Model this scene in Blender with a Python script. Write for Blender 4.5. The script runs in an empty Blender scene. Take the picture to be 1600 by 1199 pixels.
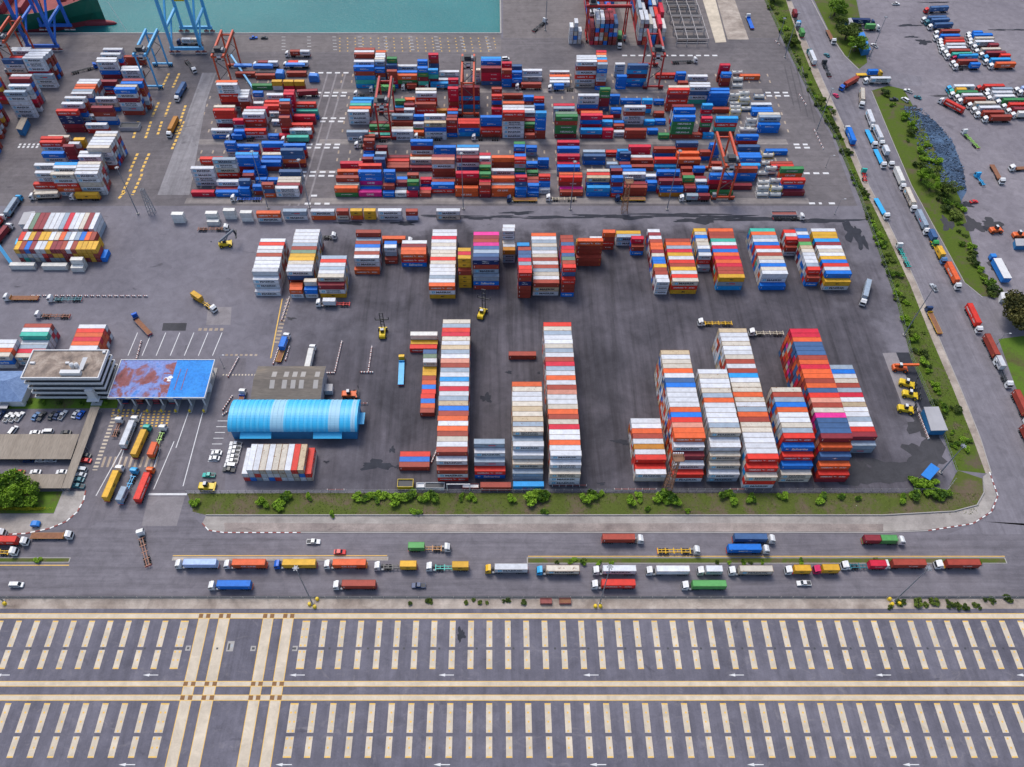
import bpy, math, random
from mathutils import Vector, Matrix
RND = random.Random(11)
sc = bpy.context.scene
COL = sc.collection
# ------------------------------------------------------------------ survey of the site
# the aerial photo was levelled against known sizes (12.19 m containers); G() gives the ground
# position (metres) of a surveyed point, z is the height of that point above the ground
FPX = 1244.0; CX = 770.0; CY = 599.5; CAMH = 277.9
TH = math.atan(1650 / FPX); ST, CT = math.sin(TH), math.cos(TH)
def G(px, py, z=0.0):
    u = px - CX; v = py - CY
    t = (CAMH - z) / (FPX * ST + v * CT)
    return u * t, (FPX * CT - v * ST) * t
def P(x, y, z=0.0):
    d = z - CAMH
    fw = y * CT - d * ST
    return CX + FPX * x / fw, CY + FPX * (-y * ST - d * CT) / fw
def hgt(px, py, qy):
    "height of a post whose foot is at px,py and whose tip is seen at row qy"
    x, y = G(px, py); lo, hi = 0.0, 80.0
    for _ in range(40):
        m = (lo + hi) / 2
        if P(x, y, m)[1] > qy: lo = m
        else: hi = m
    return lo
# ------------------------------------------------------------------ node helpers / materials
def nmat(name):
    m = bpy.data.materials.new(name); m.use_nodes = True
    nt = m.node_tree; b = nt.nodes['Principled BSDF']
    return m, nt, b
def N(nt, typ, **kw):
    n = nt.nodes.new(typ)
    for k, v in kw.items(): setattr(n, k, v)
    return n
def noise(nt, scale, detail=4, rough=.55, vec=None, dist=0.0):
    n = N(nt, 'ShaderNodeTexNoise'); n.inputs['Scale'].default_value = scale
    n.inputs['Detail'].default_value = detail; n.inputs['Roughness'].default_value = rough
    n.inputs['Distortion'].default_value = dist
    if vec is not None: nt.links.new(vec, n.inputs['Vector'])
    return n.outputs['Fac']
def ramp(nt, fac, stops):
    r = N(nt, 'ShaderNodeValToRGB'); nt.links.new(fac, r.inputs['Fac'])
    el = r.color_ramp.elements
    while len(el) < len(stops): el.new(0.5)
    for e, (p, c) in zip(el, stops):
        e.position = p; e.color = (c[0], c[1], c[2], 1) if not isinstance(c, (int, float)) else (c, c, c, 1)
    return r.outputs['Color']
def mix(nt, fac, a, b, mode='MIX'):
    m = N(nt, 'ShaderNodeMix', data_type='RGBA', blend_type=mode)
    if isinstance(fac, (int, float)): m.inputs[0].default_value = fac
    else: nt.links.new(fac, m.inputs[0])
    for i, s in ((6, a), (7, b)):
        if isinstance(s, tuple): m.inputs[i].default_value = (s[0], s[1], s[2], 1)
        else: nt.links.new(s, m.inputs[i])
    return m.outputs[2]
def math_(nt, op, a, b=0.0):
    m = N(nt, 'ShaderNodeMath', operation=op)
    for i, s in ((0, a), (1, b)):
        if isinstance(s, (int, float)): m.inputs[i].default_value = s
        else: nt.links.new(s, m.inputs[i])
    return m.outputs[0]
def wpos(nt, sx=1, sy=1, sz=1, rot=0.0):
    g = N(nt, 'ShaderNodeNewGeometry'); mp = N(nt, 'ShaderNodeMapping')
    mp.inputs['Scale'].default_value = (sx, sy, sz); mp.inputs['Rotation'].default_value = (0, 0, rot)
    nt.links.new(g.outputs['Position'], mp.inputs['Vector'])
    return mp.outputs['Vector']
def plain(name, c, rough=.6, metal=0.0, vary=.12, scale=.8, spec=None):
    "a painted / natural surface with faint real-world unevenness"
    m, nt, b = nmat(name)
    v = wpos(nt)
    f = noise(nt, scale, 5, .6, v)
    col = mix(nt, f, tuple(x * (1 - vary * 1.6) for x in c), tuple(min(1, x * (1 + vary * 1.6)) for x in c))
    nt.links.new(col, b.inputs['Base Color'])
    b.inputs['Roughness'].default_value = rough; b.inputs['Metallic'].default_value = metal
    if spec is not None: b.inputs['Specular IOR Level'].default_value = spec
    return m
def paint(name, source, k=1.0, rustk=1.0, rough=.55, tint=None):
    "container / vehicle paint: colour of the object (or of the face), chalking, dirt and rust"
    m, nt, b = nmat(name)
    if source == 'object':
        o = N(nt, 'ShaderNodeObjectInfo'); c, a = o.outputs['Color'], o.outputs['Alpha']
    else:
        o = N(nt, 'ShaderNodeVertexColor', layer_name='paint'); c, a = o.outputs['Color'], o.outputs['Alpha']
    v = wpos(nt)
    d = noise(nt, .55, 5, .65, v)
    dirt = ramp(nt, d, [(.30, .82), (.62, 1.05)])
    col = mix(nt, 1.0, c, dirt, 'MULTIPLY')
    if k != 1.0: col = mix(nt, 1.0, col, (k, k, k), 'MULTIPLY')
    if tint: col = mix(nt, math_(nt, 'MULTIPLY', a, 1.0), col, mix(nt, 1.0, col, tint, 'MULTIPLY'))
    if rustk > 0:
        r1 = noise(nt, .9, 6, .7, v); 
        th = math_(nt, 'MULTIPLY', a, .155 * rustk)
        s = math_(nt, 'ADD', r1, th)
        rm = ramp(nt, s, [(.735, 0.0), (.83, .9)])
        rc = ramp(nt, noise(nt, 3.0, 3, .5, v), [(.35, (.10, .045, .02)), (.65, (.30, .13, .05))])
        col = mix(nt, rm, col, rc)
    nt.links.new(col, b.inputs['Base Color'])
    b.inputs['Roughness'].default_value = rough
    b.inputs['Specular IOR Level'].default_value = .3
    return m
M = {}
M['body'] = paint('container_paint', 'object')
M['rail'] = paint('container_frame_paint', 'object', .80, 1.7, .55, (.62,.42,.27))
M['door'] = paint('container_door_paint', 'object', .9, 1.1)
M['face'] = paint('stacked_container_paint', 'face')
M['veh'] = paint('vehicle_paint', 'object', 1.0, 0, .35)
M['dark'] = plain('dark_lettering', (.018, .022, .035), .6)
M['white'] = plain('white_lettering', (.72, .72, .70), .6)
M['cyan'] = plain('light_blue_emblem', (.10, .42, .62), .6)
M['redm'] = plain('red_lettering', (.55, .03, .05), .6)
M['yelm'] = plain('yellow_lettering', (.75, .45, .05), .6)
M['tyre'] = plain('rubber', (.012, .012, .013), .85)
M['steel'] = plain('grey_steel', (.22, .24, .27), .5, .2)
M['dsteel'] = plain('dark_steel', (.035, .038, .045), .6)
M['glass'] = plain('dark_glass', (.012, .016, .022), .08)
M['rustbed'] = plain('rusty_bed', (.23, .10, .05), .85, 0, .3, .9)
M['conc'] = plain('pale_concrete', (.34, .32, .30), .9, 0, .15, .25)
M['wall'] = plain('white_render', (.62, .62, .62), .8, 0, .08, .4)
M['red'] = plain('crane_red', (.42, .022, .018), .45, 0, .1)
M['ored'] = plain('crane_orange_red', (.55, .075, .025), .45, 0, .12)
M['cblue'] = plain('crane_blue', (.02, .14, .55), .45, 0, .1)
M['lblue'] = plain('crane_light_blue', (.09, .40, .70), .45, 0, .1)
M['cyel'] = plain('machine_yellow', (.72, .50, .015), .45, 0, .1)
M['orange'] = plain('machine_orange', (.70, .12, .02), .5, 0, .1)
M['lampw'] = plain('lamp_housing', (.55, .56, .58), .4)
M['wood'] = plain('bark', (.09, .065, .045), .9)
def leafmat(name, a, b_):
    m, nt, b = nmat(name)
    o = N(nt, 'ShaderNodeObjectInfo')
    f = noise(nt, .5, 4, .6, wpos(nt))
    g = N(nt, 'ShaderNodeVertexColor', layer_name='tint')
    f2 = math_(nt, 'MULTIPLY', math_(nt, 'ADD', f, g.outputs['Color']), .55)
    nt.links.new(ramp(nt, f2, [(.25, a), (.75, b_)]), b.inputs['Base Color'])
    b.inputs['Roughness'].default_value = .7; b.inputs['Specular IOR Level'].default_value = .2
    return m
M['leaf'] = leafmat('bright_leaves', (.030, .075, .008), (.20, .34, .022))
M['leafd'] = leafmat('dark_leaves', (.020, .042, .010), (.125, .175, .025))
M['leafo'] = leafmat('olive_leaves', (.035, .040, .012), (.13, .12, .03))
M['yleaf'] = leafmat('yellow_leaves', (.20, .24, .01), (.42, .40, .02))
# ------------------------------------------------------------------ mesh builder
class MB:
    def __init__(s): s.v = []; s.f = []; s.m = []; s.mats = []
    def mi(s, m):
        m = M[m] if isinstance(m, str) else m
        if m not in s.mats: s.mats.append(m)
        return s.mats.index(m)
    def poly(s, pts, m):
        i = len(s.v); s.v += [tuple(p) for p in pts]; s.f.append(tuple(range(i, i + len(pts)))); s.m.append(s.mi(m))
    def add(s, vs, fs, m):
        i = len(s.v); k = s.mi(m); s.v += [tuple(p) for p in vs]
        for f in fs: s.f.append(tuple(i + j for j in f)); s.m.append(k)
    def box(s, x0, x1, y0, y1, z0, z1, m):
        s.add([(x0,y0,z0),(x1,y0,z0),(x1,y1,z0),(x0,y1,z0),(x0,y0,z1),(x1,y0,z1),(x1,y1,z1),(x0,y1,z1)],
              [(0,3,2,1),(4,5,6,7),(0,1,5,4),(1,2,6,5),(2,3,7,6),(3,0,4,7)], m)
    def bar(s, p, q, w, m, h=None):
        "square beam between two points"
        p = Vector(p); q = Vector(q); d = (q - p).normalized(); h = h or w
        up = Vector((0, 0, 1)) if abs(d.z) < .95 else Vector((0, 1, 0))
        a = d.cross(up).normalized() * w / 2; b = a.cross(d).normalized() * h / 2
        vs = [o + e for o in (p, q) for e in (a + b, a - b, -a - b, -a + b)]
        s.add(vs, [(0,1,2,3),(7,6,5,4),(0,4,5,1),(1,5,6,2),(2,6,7,3),(3,7,4,0)], m)
    def tube(s, p, q, r0, r1, n, m, caps=True):
        p = Vector(p); q = Vector(q); d = (q - p).normalized()
        up = Vector((0, 0, 1)) if abs(d.z) < .95 else Vector((1, 0, 0))
        a = d.cross(up).normalized(); b = a.cross(d)
        vs = []
        for o, r in ((p, r0), (q, r1)):
            for k in range(n):
                t = 2 * math.pi * k / n; vs.append(o + a * (r * math.cos(t)) + b * (r * math.sin(t)))
        fs = [(k, (k + 1) % n, n + (k + 1) % n, n + k) for k in range(n)]
        if caps: fs += [tuple(range(n))[::-1], tuple(range(n, 2 * n))]
        s.add(vs, fs, m)
    def prism(s, prof, y0, y1, m, cap=None):
        "profile in x-z pushed along y"
        n = len(prof)
        vs = [(x, y0, z) for x, z in prof] + [(x, y1, z) for x, z in prof]
        s.add(vs, [(k, (k + 1) % n, n + (k + 1) % n, n + k) for k in range(n)], m)
        s.add(vs, [tuple(range(n))[::-1], tuple(range(n, 2 * n))], cap or m)
    def mesh(s, name):
        me = bpy.data.meshes.new(name); me.from_pydata(s.v, [], s.f)
        for m in s.mats: me.materials.append(m)
        me.polygons.foreach_set('material_index', s.m); me.update()
        return me
    def build(s, name, parent=None, loc=None, rz=0.0):
        return put(name, s.mesh(name), parent, loc, rz)
def put(name, me, parent=None, loc=None, rz=0.0):
    o = bpy.data.objects.new(name, me); COL.objects.link(o)
    if parent: o.parent = parent
    if loc is not None: o.location = loc
    if rz: o.rotation_euler = (0, 0, rz)
    return o
def smooth(me):
    for p in me.polygons: p.use_smooth = True
SEEN = {}
def tag(o, label, cat, group=None):
    o['label'] = label; o['category'] = cat
    if group: o['group'] = group
    SEEN.setdefault(label, []).append(o.name)
    n = len(label.split())
    if n < 4 or n > 16: print('LABEL LENGTH', n, label)
    return o
def thing(name, label, cat, loc, rz=0.0, group=None):
    o = put(name, None, None, loc, rz); o.empty_display_size = 1
    return tag(o, label, cat, group)
def struct(o): o['kind'] = 'structure'; return o
def stuff(o): o['kind'] = 'stuff'; return o
# ------------------------------------------------------------------ lettering (built-in font turned into flat outlines)
_TX = {}
def text(s, bold=.02, shear=0.0):
    key = (s, bold, shear)
    if key in _TX: return _TX[key]
    cu = bpy.data.curves.new('lettering', 'FONT'); cu.body = s; cu.size = 1; cu.resolution_u = 2
    cu.offset = bold; cu.shear = shear; cu.fill_mode = 'FRONT'
    o = bpy.data.objects.new('lettering', cu); COL.objects.link(o)
    bpy.context.view_layer.update()
    me = o.to_mesh()
    vs = [(v.co.x, v.co.y) for v in me.vertices]; fs = [tuple(p.vertices) for p in me.polygons]
    o.to_mesh_clear(); bpy.data.objects.remove(o); bpy.data.curves.remove(cu)
    x0 = min(v[0] for v in vs); x1 = max(v[0] for v in vs); y0 = min(v[1] for v in vs); y1 = max(v[1] for v in vs)
    k = 1 / (y1 - y0)
    vs = [((a - x0) * k, (b - y0) * k) for a, b in vs]
    _TX[key] = (vs, fs, (x1 - x0) * k)
    return _TX[key]
# ------------------------------------------------------------------ shipping containers
HT = 2.8; WD = 2.438; LEN = {40: 12.19, 20: 6.06}
# letter: base colour, rust, words
PAL = {
 'w': ((.62,.64,.68), .55, 'white'), 'c': ((.58,.53,.45), .95, 'cream'), 't': ((.52,.41,.27), .9, 'tan'),
 'g': ((.30,.37,.45), .55, 'grey'), 'l': ((.40,.52,.80), .2, 'pale blue'), 'r': ((.66,.035,.022), .15, 'bright red'),
 'o': ((.70,.115,.03), .2, 'orange'), 's': ((.60,.26,.19), .4, 'faded pink'), 'b': ((.34,.052,.032), .3, 'brown-red'),
 'm': ((.24,.024,.036), .3, 'maroon'), 'R': ((.58,.014,.045), .15, 'crimson'), 'B': ((.006,.165,.62), .15, 'blue'),
 'k': ((.018,.30,.68), .15, 'sky blue'), 'n': ((.05,.12,.27), .25, 'slate blue'), 'N': ((.010,.030,.12), .15, 'navy'),
 'y': ((.68,.38,.030), .35, 'yellow'), 'T': ((.05,.44,.34), .2, 'turquoise'), 'G': ((.04,.22,.07), .2, 'green'),
 'e': ((.15,.23,.16), .5, 'grey-green'), 'p': ((.72,.030,.27), .1, 'pink'), 'd': ((.47,.19,.02), .4, 'mustard'),
 'W': ((.74,.73,.69), .1, 'ivory'), 'f': ((.10,.34,.10), .2, 'leaf green'),
}
def lettering(L, side, words):
    "words: (string, start fraction, end fraction, height m, centre height m, colour key, shear)"
    out = []
    for s, a, b, h, zc, key, sh in words:
        x0, x1 = a * L, b * L; z0, z1 = zc - h / 2, zc + h / 2
        if s.startswith('#'):
            if s == '#sq': shapes = [([(0,0),(1,0),(1,1),(0,1)], [(0,1,2,3)])]
            elif s == '#star': shapes = [([(.5,.05),(.62,.38),(.95,.5),(.62,.62),(.5,.95),(.38,.62),(.05,.5),(.38,.38)], [tuple(range(8))])]
            elif s == '#bird': shapes = [([(0,.75),(.25,.95),(.55,.6),(1,.45),(.6,.4),(.3,.05),(.42,.42)], [tuple(range(7))[::-1]])]
            vs, fs = shapes[0]; tw = 1
        else: vs, fs, tw = text(s, .035, sh)
        out.append(([(x0 + u / tw * (x1 - x0), z0 + v * (z1 - z0)) for u, v in vs], fs, key, 1 if s == '#star' else 0))
    return out
LIV = {
 'maersk': {40: [('#sq',.10,.215,1.35,1.4,'cyan',0),('#star',.12,.195,.95,1.4,'white',0),('MAERSK',.26,.86,1.22,1.4,'dark',0)],
            20: [('#sq',.08,.20,.75,1.5,'cyan',0),('#star',.10,.18,.5,1.5,'white',0),('MAERSK',.25,.90,.85,1.5,'dark',0)]},
 'sealand':{40: [('#sq',.10,.215,1.35,1.4,'cyan',0),('#star',.12,.195,.95,1.4,'white',0),('MAERSK',.28,.83,.88,1.9,'dark',0),('SEALAND',.28,.83,.72,.82,'dark',0)],
            20: [('#sq',.08,.20,.75,1.5,'cyan',0),('MAERSK',.26,.86,.45,1.8,'dark',0),('SEALAND',.26,.86,.4,1.1,'dark',0)]},
 'hamburg':{40: [('HAMBURG',.09,.47,.85,1.35,'white',0),('#bird',.50,.64,1.05,1.4,'white',0),('S\u00dcD',.68,.90,.95,1.4,'white',0)],
            20: [('HAMBURG',.10,.50,.45,1.4,'white',0),('#bird',.53,.66,.7,1.4,'white',0),('S\u00dcD',.70,.90,.45,1.4,'white',0)]},
 'saf': {40: [('#sq',.10,.19,.6,1.4,'white',0),('#sq',.145,.19,.3,1.4,'redm',0),('Safmarine',.28,.82,1.5,1.35,'white',.25)],
         20: [('#sq',.14,.22,.5,1.4,'white',0),('Safmarine',.30,.86,.95,1.35,'white',.25)]},
 'kline': {40: [('"K" LINE',.48,.76,.62,1.45,'white',0)], 20: [('"K" LINE',.30,.78,.5,1.6,'white',0)]},
 'kmtc': {40: [('#sq',.055,.09,.5,2.1,'white',0),('KMTC',.32,.60,.80,1.35,'white',0),('LINE',.62,.72,.35,1.15,'white',0)],
          20: [('#sq',.06,.12,.4,2.2,'white',0),('KMTC',.20,.66,.62,1.4,'white',0),('LINE',.69,.86,.3,1.25,'white',0)]},
 'ck': {40: [('CK LINE',.26,.72,1.05,1.35,'white',.2)], 20: [('CK LINE',.16,.82,.75,1.4,'white',.2)]},
 'heung': {40: [('HEUNG-A',.24,.86,1.1,1.35,'white',0)], 20: [('HEUNG-A',.14,.9,.7,1.4,'white',0)]},
 'one': {40: [('ONE',.34,.66,1.25,1.4,'white',0)], 20: [('ONE',.30,.70,.9,1.4,'white',0)]},
 'msc': {40: [('MSC',.44,.57,.95,1.4,'dark',0)], 20: [('MSC',.36,.62,.85,1.4,'dark',0)]},
 'cma': {40: [('#bird',.34,.66,.9,1.9,'white',0),('CMA CGM',.36,.62,.45,1.0,'white',0),('#sq',.05,.15,.14,.8,'white',0),('#sq',.82,.94,.14,2.2,'white',0)],
         20: [('#bird',.28,.70,.7,1.8,'white',0),('CMA CGM',.25,.72,.4,.9,'white',0)]},
 'sm': {40: [('SM',.30,.45,.75,1.4,'redm',.2),('LINE',.48,.68,.75,1.4,'white',.2)], 20: [('SM',.34,.52,.5,1.4,'redm',.2),('LINE',.55,.78,.5,1.4,'white',.2)]},
 'hyundai': {40: [('HYUNDAI',.28,.76,.7,1.4,'white',.1)], 20: [('HYUNDAI',.2,.82,.5,1.4,'white',.1)]},
 'dong': {40: [('DONGJIN',.26,.74,.72,1.4,'white',.15)], 20: [('DONGJIN',.18,.82,.5,1.4,'yelm',.15)]},
 'grey': {40: [('#sq',.47,.70,.62,1.4,'redm',0),('#sq',.34,.46,.35,1.4,'dark',0)], 20: [('#sq',.42,.72,.5,1.5,'redm',0)]},
 'disc': {40: [('#star',.38,.62,1.1,1.4,'white',0),('#sq',.46,.54,.7,1.4,'redm',0)], 20: [('#star',.3,.7,1.0,1.4,'white',0)]},
 'mark': {40: [('#sq',.05,.07,1.1,1.5,'white',0),('#sq',.93,.95,.5,1.3,'yelm',0)], 20: [('#sq',.10,.135,1.1,1.5,'white',0)]},
 'none': {40: [], 20: []},
}
for _l in LIV.values():
    for _s in (40, 20): _l[_s] = lettering(LEN[_s], 0, _l[_s])
def livery(c, r, upper):
    x = r.random()
    if c in 'wct': return 'maersk' if x < .70 else ('sealand' if x < .93 else 'none')
    if c == 'g': return 'grey' if x < .4 else ('maersk' if x < .8 else 'mark')
    if c == 'r': return 'hamburg' if x < .75 else 'mark'
    if c == 'o': return ('ck' if x < .6 else 'mark') if upper else ('hamburg' if x < .45 else 'mark')
    if c == 'R': return 'kline' if x < .85 else 'mark'
    if c == 'B': return ('kmtc' if x < .62 else 'mark') if upper else ('saf' if x < .8 else 'mark')
    if c == 'k': return 'sm' if x < .7 else 'mark'
    if c == 'n': return 'mark' if x < .6 else 'disc'
    if c == 'N': return 'cma'
    if c == 'G': return ('heung' if x < .45 else 'dong')
    if c == 'y': return 'msc'
    if c == 'p': return 'one'
    if c == 'b': return 'mark' if x < .8 else 'kline'
    return 'mark' if x < .7 else 'none'
def inset(quad, w, d):
    "border quads, recess walls and inner quad of one flat side"
    a, b, c, e = [Vector(p) for p in quad]
    u = (b - a).normalized(); v = (e - a).normalized(); n = u.cross(v)
    q = [a + u*w + v*w, b - u*w + v*w, c - u*w - v*w, e + u*w - v*w]
    i = [p - n * d for p in q]
    o = [a, b, c, e]
    border = [[o[k], o[(k+1) % 4], q[(k+1) % 4], q[k]] for k in range(4)]
    walls = [[q[k], q[(k+1) % 4], i[(k+1) % 4], i[k]] for k in range(4)]
    return border + walls, i
def sides(L, H, W=WD):
    h = W / 2
    return dict(front=[(0,-h,0),(L,-h,0),(L,-h,H),(0,-h,H)], back=[(L,h,0),(0,h,0),(0,h,H),(L,h,H)],
                right=[(L,-h,0),(L,h,0),(L,h,H),(L,-h,H)], left=[(0,h,0),(0,-h,0),(0,-h,H),(0,h,H)],
                top=[(0,-h,H),(L,-h,H),(L,h,H),(0,h,H)])
_CM = {}
def container_meshes(size, H, liv):
    key = (size, round(H, 2), liv)
    if key in _CM: return _CM[key]
    L = LEN[size]; b = MB(); S = sides(L, H); inner = {}
    for k, q in S.items():
        rim, i = inset(q, .14 if k != 'top' else .12, .05)
        for r_ in rim: b.poly(r_, 'rail')
        inner[k] = i
    for k in ('front', 'back', 'left'): b.poly(inner[k], 'body')
    h = WD / 2
    b.poly([(0,-h,0),(0,h,0),(L,h,0),(L,-h,0)], 'rail')
    for vs, fs, key2, lift in LIV[liv][size]:
        e = .03 - .012 * lift - (.006 if key2 in ('redm', 'white') else 0)
        b.add([(x, -h + e, z) for x, z in vs], fs, key2)
        b.add([(L - x, h - e, z) for x, z in vs], fs, key2)
    roof = MB(); roof.poly(inner['top'], 'body')
    for k in range(int(L / .61)):
        x = .3 + k * .61
        if x < L - .4: roof.box(x, x + .16, -h + .25, h - .25, H - .049, H - .018, 'body')
    doors = []
    for s in (-1, 1):
        d = MB(); y0, y1 = (-h + .15, -.02) if s < 0 else (.02, h - .15)
        d.box(L - .049, L - .012, y0, y1, .15, H - .15, 'door')
        for f in (.3, .7):
            y = y0 + (y1 - y0) * f; d.box(L - .011, L + .012, y - .025, y + .025, .2, H - .2, 'steel')
        doors.append(d.mesh('door'))
    _CM[(size, round(H, 2), liv)] = (b.mesh('shipping_container'), roof.mesh('roof_panel'), doors)
    return _CM[(size, round(H, 2), liv)]
def shade_col(c, r):
    k = 1 + r.uniform(-.13, .10); a = r.uniform(-.03, .03)
    return tuple(max(.004, min(.85, x * k + a * x)) for x in c)
def make_container(size, c, loc, rz, label, group, liv, H=HT, r=RND):
    me, roof, doors = container_meshes(size, H, liv)
    o = put('shipping_container', me, None, loc, rz)
    base, rust, _ = PAL[c]; col = (*shade_col(base, r), max(0, min(1, rust + r.uniform(-.35, .3))))
    o.color = col
    for nm, m2 in (('roof_panel', roof), ('door', doors[0]), ('door', doors[1])):
        k = put(nm, m2, o); k.color = col
    tag(o, label, 'shipping container', group)
    return o
# one mass for the containers past the 300 largest: faces carry their own paint colour
class Mass:
    def __init__(s): s.v = []; s.f = []; s.c = []
    def poly(s, pts, c):
        i = len(s.v); s.v += pts; s.f.append(tuple(range(i, i + len(pts)))); s.c.append(c)
    def container(s, size, c, loc, rz, liv, r, H=HT, detail=True):
        L = LEN[size]; ca, sa = math.cos(rz), math.sin(rz); X, Y, Z = loc
        T = lambda p: (X + p[0]*ca - p[1]*sa, Y + p[0]*sa + p[1]*ca, Z + p[2])
        base, rust, _ = PAL[c]; col = (*shade_col(base, r), max(0, min(1, rust + r.uniform(-.35, .3))))
        rail = (*(x * .8 * (1 - q * col[3]) for x, q in zip(col[:3], (.3, .48, .62))), min(1, col[3] + .25))
        for k, q in sides(L, H).items():
            if not detail: s.poly([T(p) for p in q], col); continue
            rim, i = inset(q, .14, .05)
            for a in rim: s.poly([T(p) for p in a], rail)
            s.poly([T(p) for p in i], col)
        h = WD / 2
        if detail:
            KC = dict(dark=(.018,.022,.035,0), white=(.72,.72,.70,0), cyan=(.10,.42,.62,0), redm=(.6,.04,.05,0), yelm=(.75,.45,.05,0))
            for vs, fs, key2, lift in LIV[liv][size]:
                e = .03 - .012 * lift - (.006 if key2 in ('redm', 'white') else 0)
                base_i = len(s.v); s.v += [T((x, -h + e, z)) for x, z in vs]
                for f in fs: s.f.append(tuple(base_i + j for j in f)); s.c.append(KC[key2])
            for yy in (-.6, .6):
                for dy in (-.25, .25):
                    y = yy + dy
                    s.poly([T((L + .004, y - .03, .2)), T((L + .004, y + .03, .2)), T((L + .004, y + .03, H - .2)), T((L + .004, y - .03, H - .2))], (.3,.3,.32,.3))
    def build(s, name):
        me = bpy.data.meshes.new(name); me.from_pydata(s.v, [], s.f); me.materials.append(M['face'])
        at = me.color_attributes.new('paint', 'FLOAT_COLOR', 'CORNER')
        buf = []
        for f, c in zip(s.f, s.c): buf += list(c) * len(f)
        at.data.foreach_set('color', buf); me.update()
        return put(name, me)
MASS = Mass()
# ---- blocks of stacked containers: rows are listed from the near end to the far end.
# first token: colours of the near face from the ground up; '+xy' rises by that many tiers (colours of the new
# visible faces); '-2x' drops two tiers; a plain letter is a row of equal height.
BLOCKS = [
 # name, px, py (ground, near left), size, rows, row of far top edge in the survey (or 0), band
 ('long stack nearest the blue shed', 683.7,752,40,'rwb +w +b w c b o w o b B t g w R w k w g b s w g t w c R r g c',499,1),
 ('half-length row left of the long stack', 656.8,650.9,20,'b o B r r B o b y y +w e n',0,1),
 ('small pile behind the half-length row', 641.3,551,40,'r y +W',517,1),
 ('red and blue threesome', 624.5,735.5,40,'b B r',0,1),
 ('four-row grey stack near the verge', 741.5,747.8,40,'Br +g +w +g',0,1),
 ('fifteen-row stack beside the four-row stack', 800.5,751.5,40,'wg +c +w +w g +c g t c t c w w c o',596.5,1),
 ('thirty-row stack along the empty aisle', 857.5,757.8,40,'wwc +w +w w o w w R c b o c w w s b w o w g R b w g c w w g c r',503.5,1),
 ('ten-row stack right of the aisle', 990.5,752.5,40,'cw r +r w d w b o w w',653.5,1),
 ('stack behind the brown lattice mast', 1047.3,752.8,40,'wr +w +m +w +o o s r B o w w w w B n w o c c w t',547,1),
 ('white stack right of the lattice mast', 1103,752.8,40,'gw +c +c +w w +c g w w w w o g c w w c w',579,1),
 ('longest stack of the right-hand group', 1158.5,762.8,40,'wrc +r +r w w w w c c b o g w c o c c w k b w b c w w c w w t',513,1),
 ('fourteen-row stack with blue front faces', 1215,753.5,40,'cc +B +r +B +r g c w w o B g b c',605,1),
 ('tall orange and slate stack', 1272.5,753.5,40,'mr +o +n +o +m n n n p c b s r n o b o o R o b n n n o R R',513.5,1),
 ('lower stack right of the slate one', 1315,708,40,'gg +m r w g w w t w R g b c w B g',570,1),
 ('pair of open boxes by the fence', 750.3,767.2,40,'b',0,1),
 ('sky-blue single box by the fence', 801,765.8,40,'k',0,1),
 ('lone red box in the aisle', 794.8,562,40,'b',0,1),
]
MID = [
 (399.5,462.8,40,'w +ww +w w w w b w w r w',372.5),(455,466,20,'wo o',0),(478,466,20,'wB +c',0),
 (454.6,450.5,40,'mbnw w c y y e b g w w w w',365),(501.5,465.5,40,'ywm +c w g w r g',400),
 (555,428.8,40,'o +ww b w B b g +b',360),(602,412.5,20,'b +gw B',0),(628.5,417,40,'Bro o m w',0),
 (671.5,466.8,40,'ywo w g w w w c r c c w c w R w w',359),(717,449.8,20,'yyyb +yy R y',0),
 (740,452.5,40,'bBg +gbN n g n p b m p',367.5),(785,411,20,'ggd w c +ww w',0),(807.3,404,20,'nBk',0),
 (809,466,20,'bbbNbr r g R n n b',0),(832.5,462,40,'wtb w c g b w b c w g c g w o',364),
 (876,463.8,20,'Bbbr +nr b e n r R n b b',371.5),(899.5,416,40,'bb +bbo -1y',0),(938.5,390.5,20,'brbo',0),
 (921,381,40,'w',0),(962,384,40,'wg y',0),(984.5,399,20,'Bb +R',0),(1021.5,460.5,20,'www w b b y B B c m o o b w m w',361),
 (1046.5,459.5,40,'yrc r w y b r w y R g o b',374.5),(1088.5,425,20,'g +rw n w c c B c y',360),
 (1118,453.5,40,'kgy b b R o R o B R w T b b o',360),(1186,453.5,40,'B +ww c B w c b w r B w g o T',360),
 (1223,400,20,'wb +r w r',0),(1256,447.5,20,'Bb +r g w w w c t f m B w n',361),(1284,453.5,40,'wy +B w r B y w c w m k y y w',357),
]
STRIP = [(403.5,347,40,'wo'),(445,344,40,'wg'),(487.5,344,40,'ow'),(528,343.5,20,'cb'),(549,343.5,20,'oy'),(570,343.5,20,'yy'),
 (592,343.5,40,'ww'),(635,344,20,'lb'),(682,343.5,40,'cw'),(272,349,20,'WW'),(325,347.5,20,'WW'),(352.5,343,20,'WW'),(378.5,346.5,20,'WW'),(325.2,353.5,20,'W'),
 (17.5,421.7,40,'W'),(68,422.5,40,'W'),(113.5,425.5,20,'W +W')]
ORD = ['first','second','third','fourth','fifth','sixth','seventh','eighth','ninth','tenth','eleventh','twelfth','thirteenth','fourteenth','fifteenth',
 'sixteenth','seventeenth','eighteenth','nineteenth','twentieth','twenty-first','twenty-second','twenty-third','twenty-fourth','twenty-fifth',
 'twenty-sixth','twenty-seventh','twenty-eighth','twenty-ninth','thirtieth']
_T = ['thirtieth','fortieth','fiftieth','sixtieth','seventieth','eightieth','ninetieth']; _P = ['thirty','forty','fifty','sixty','seventy','eighty','ninety']
for _i in range(30, 99): ORD.append(_T[(_i + 1) // 10 - 3] if (_i + 1) % 10 == 0 else _P[(_i + 1) // 10 - 3] + '-' + ORD[(_i + 1) % 10 - 1])
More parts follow.
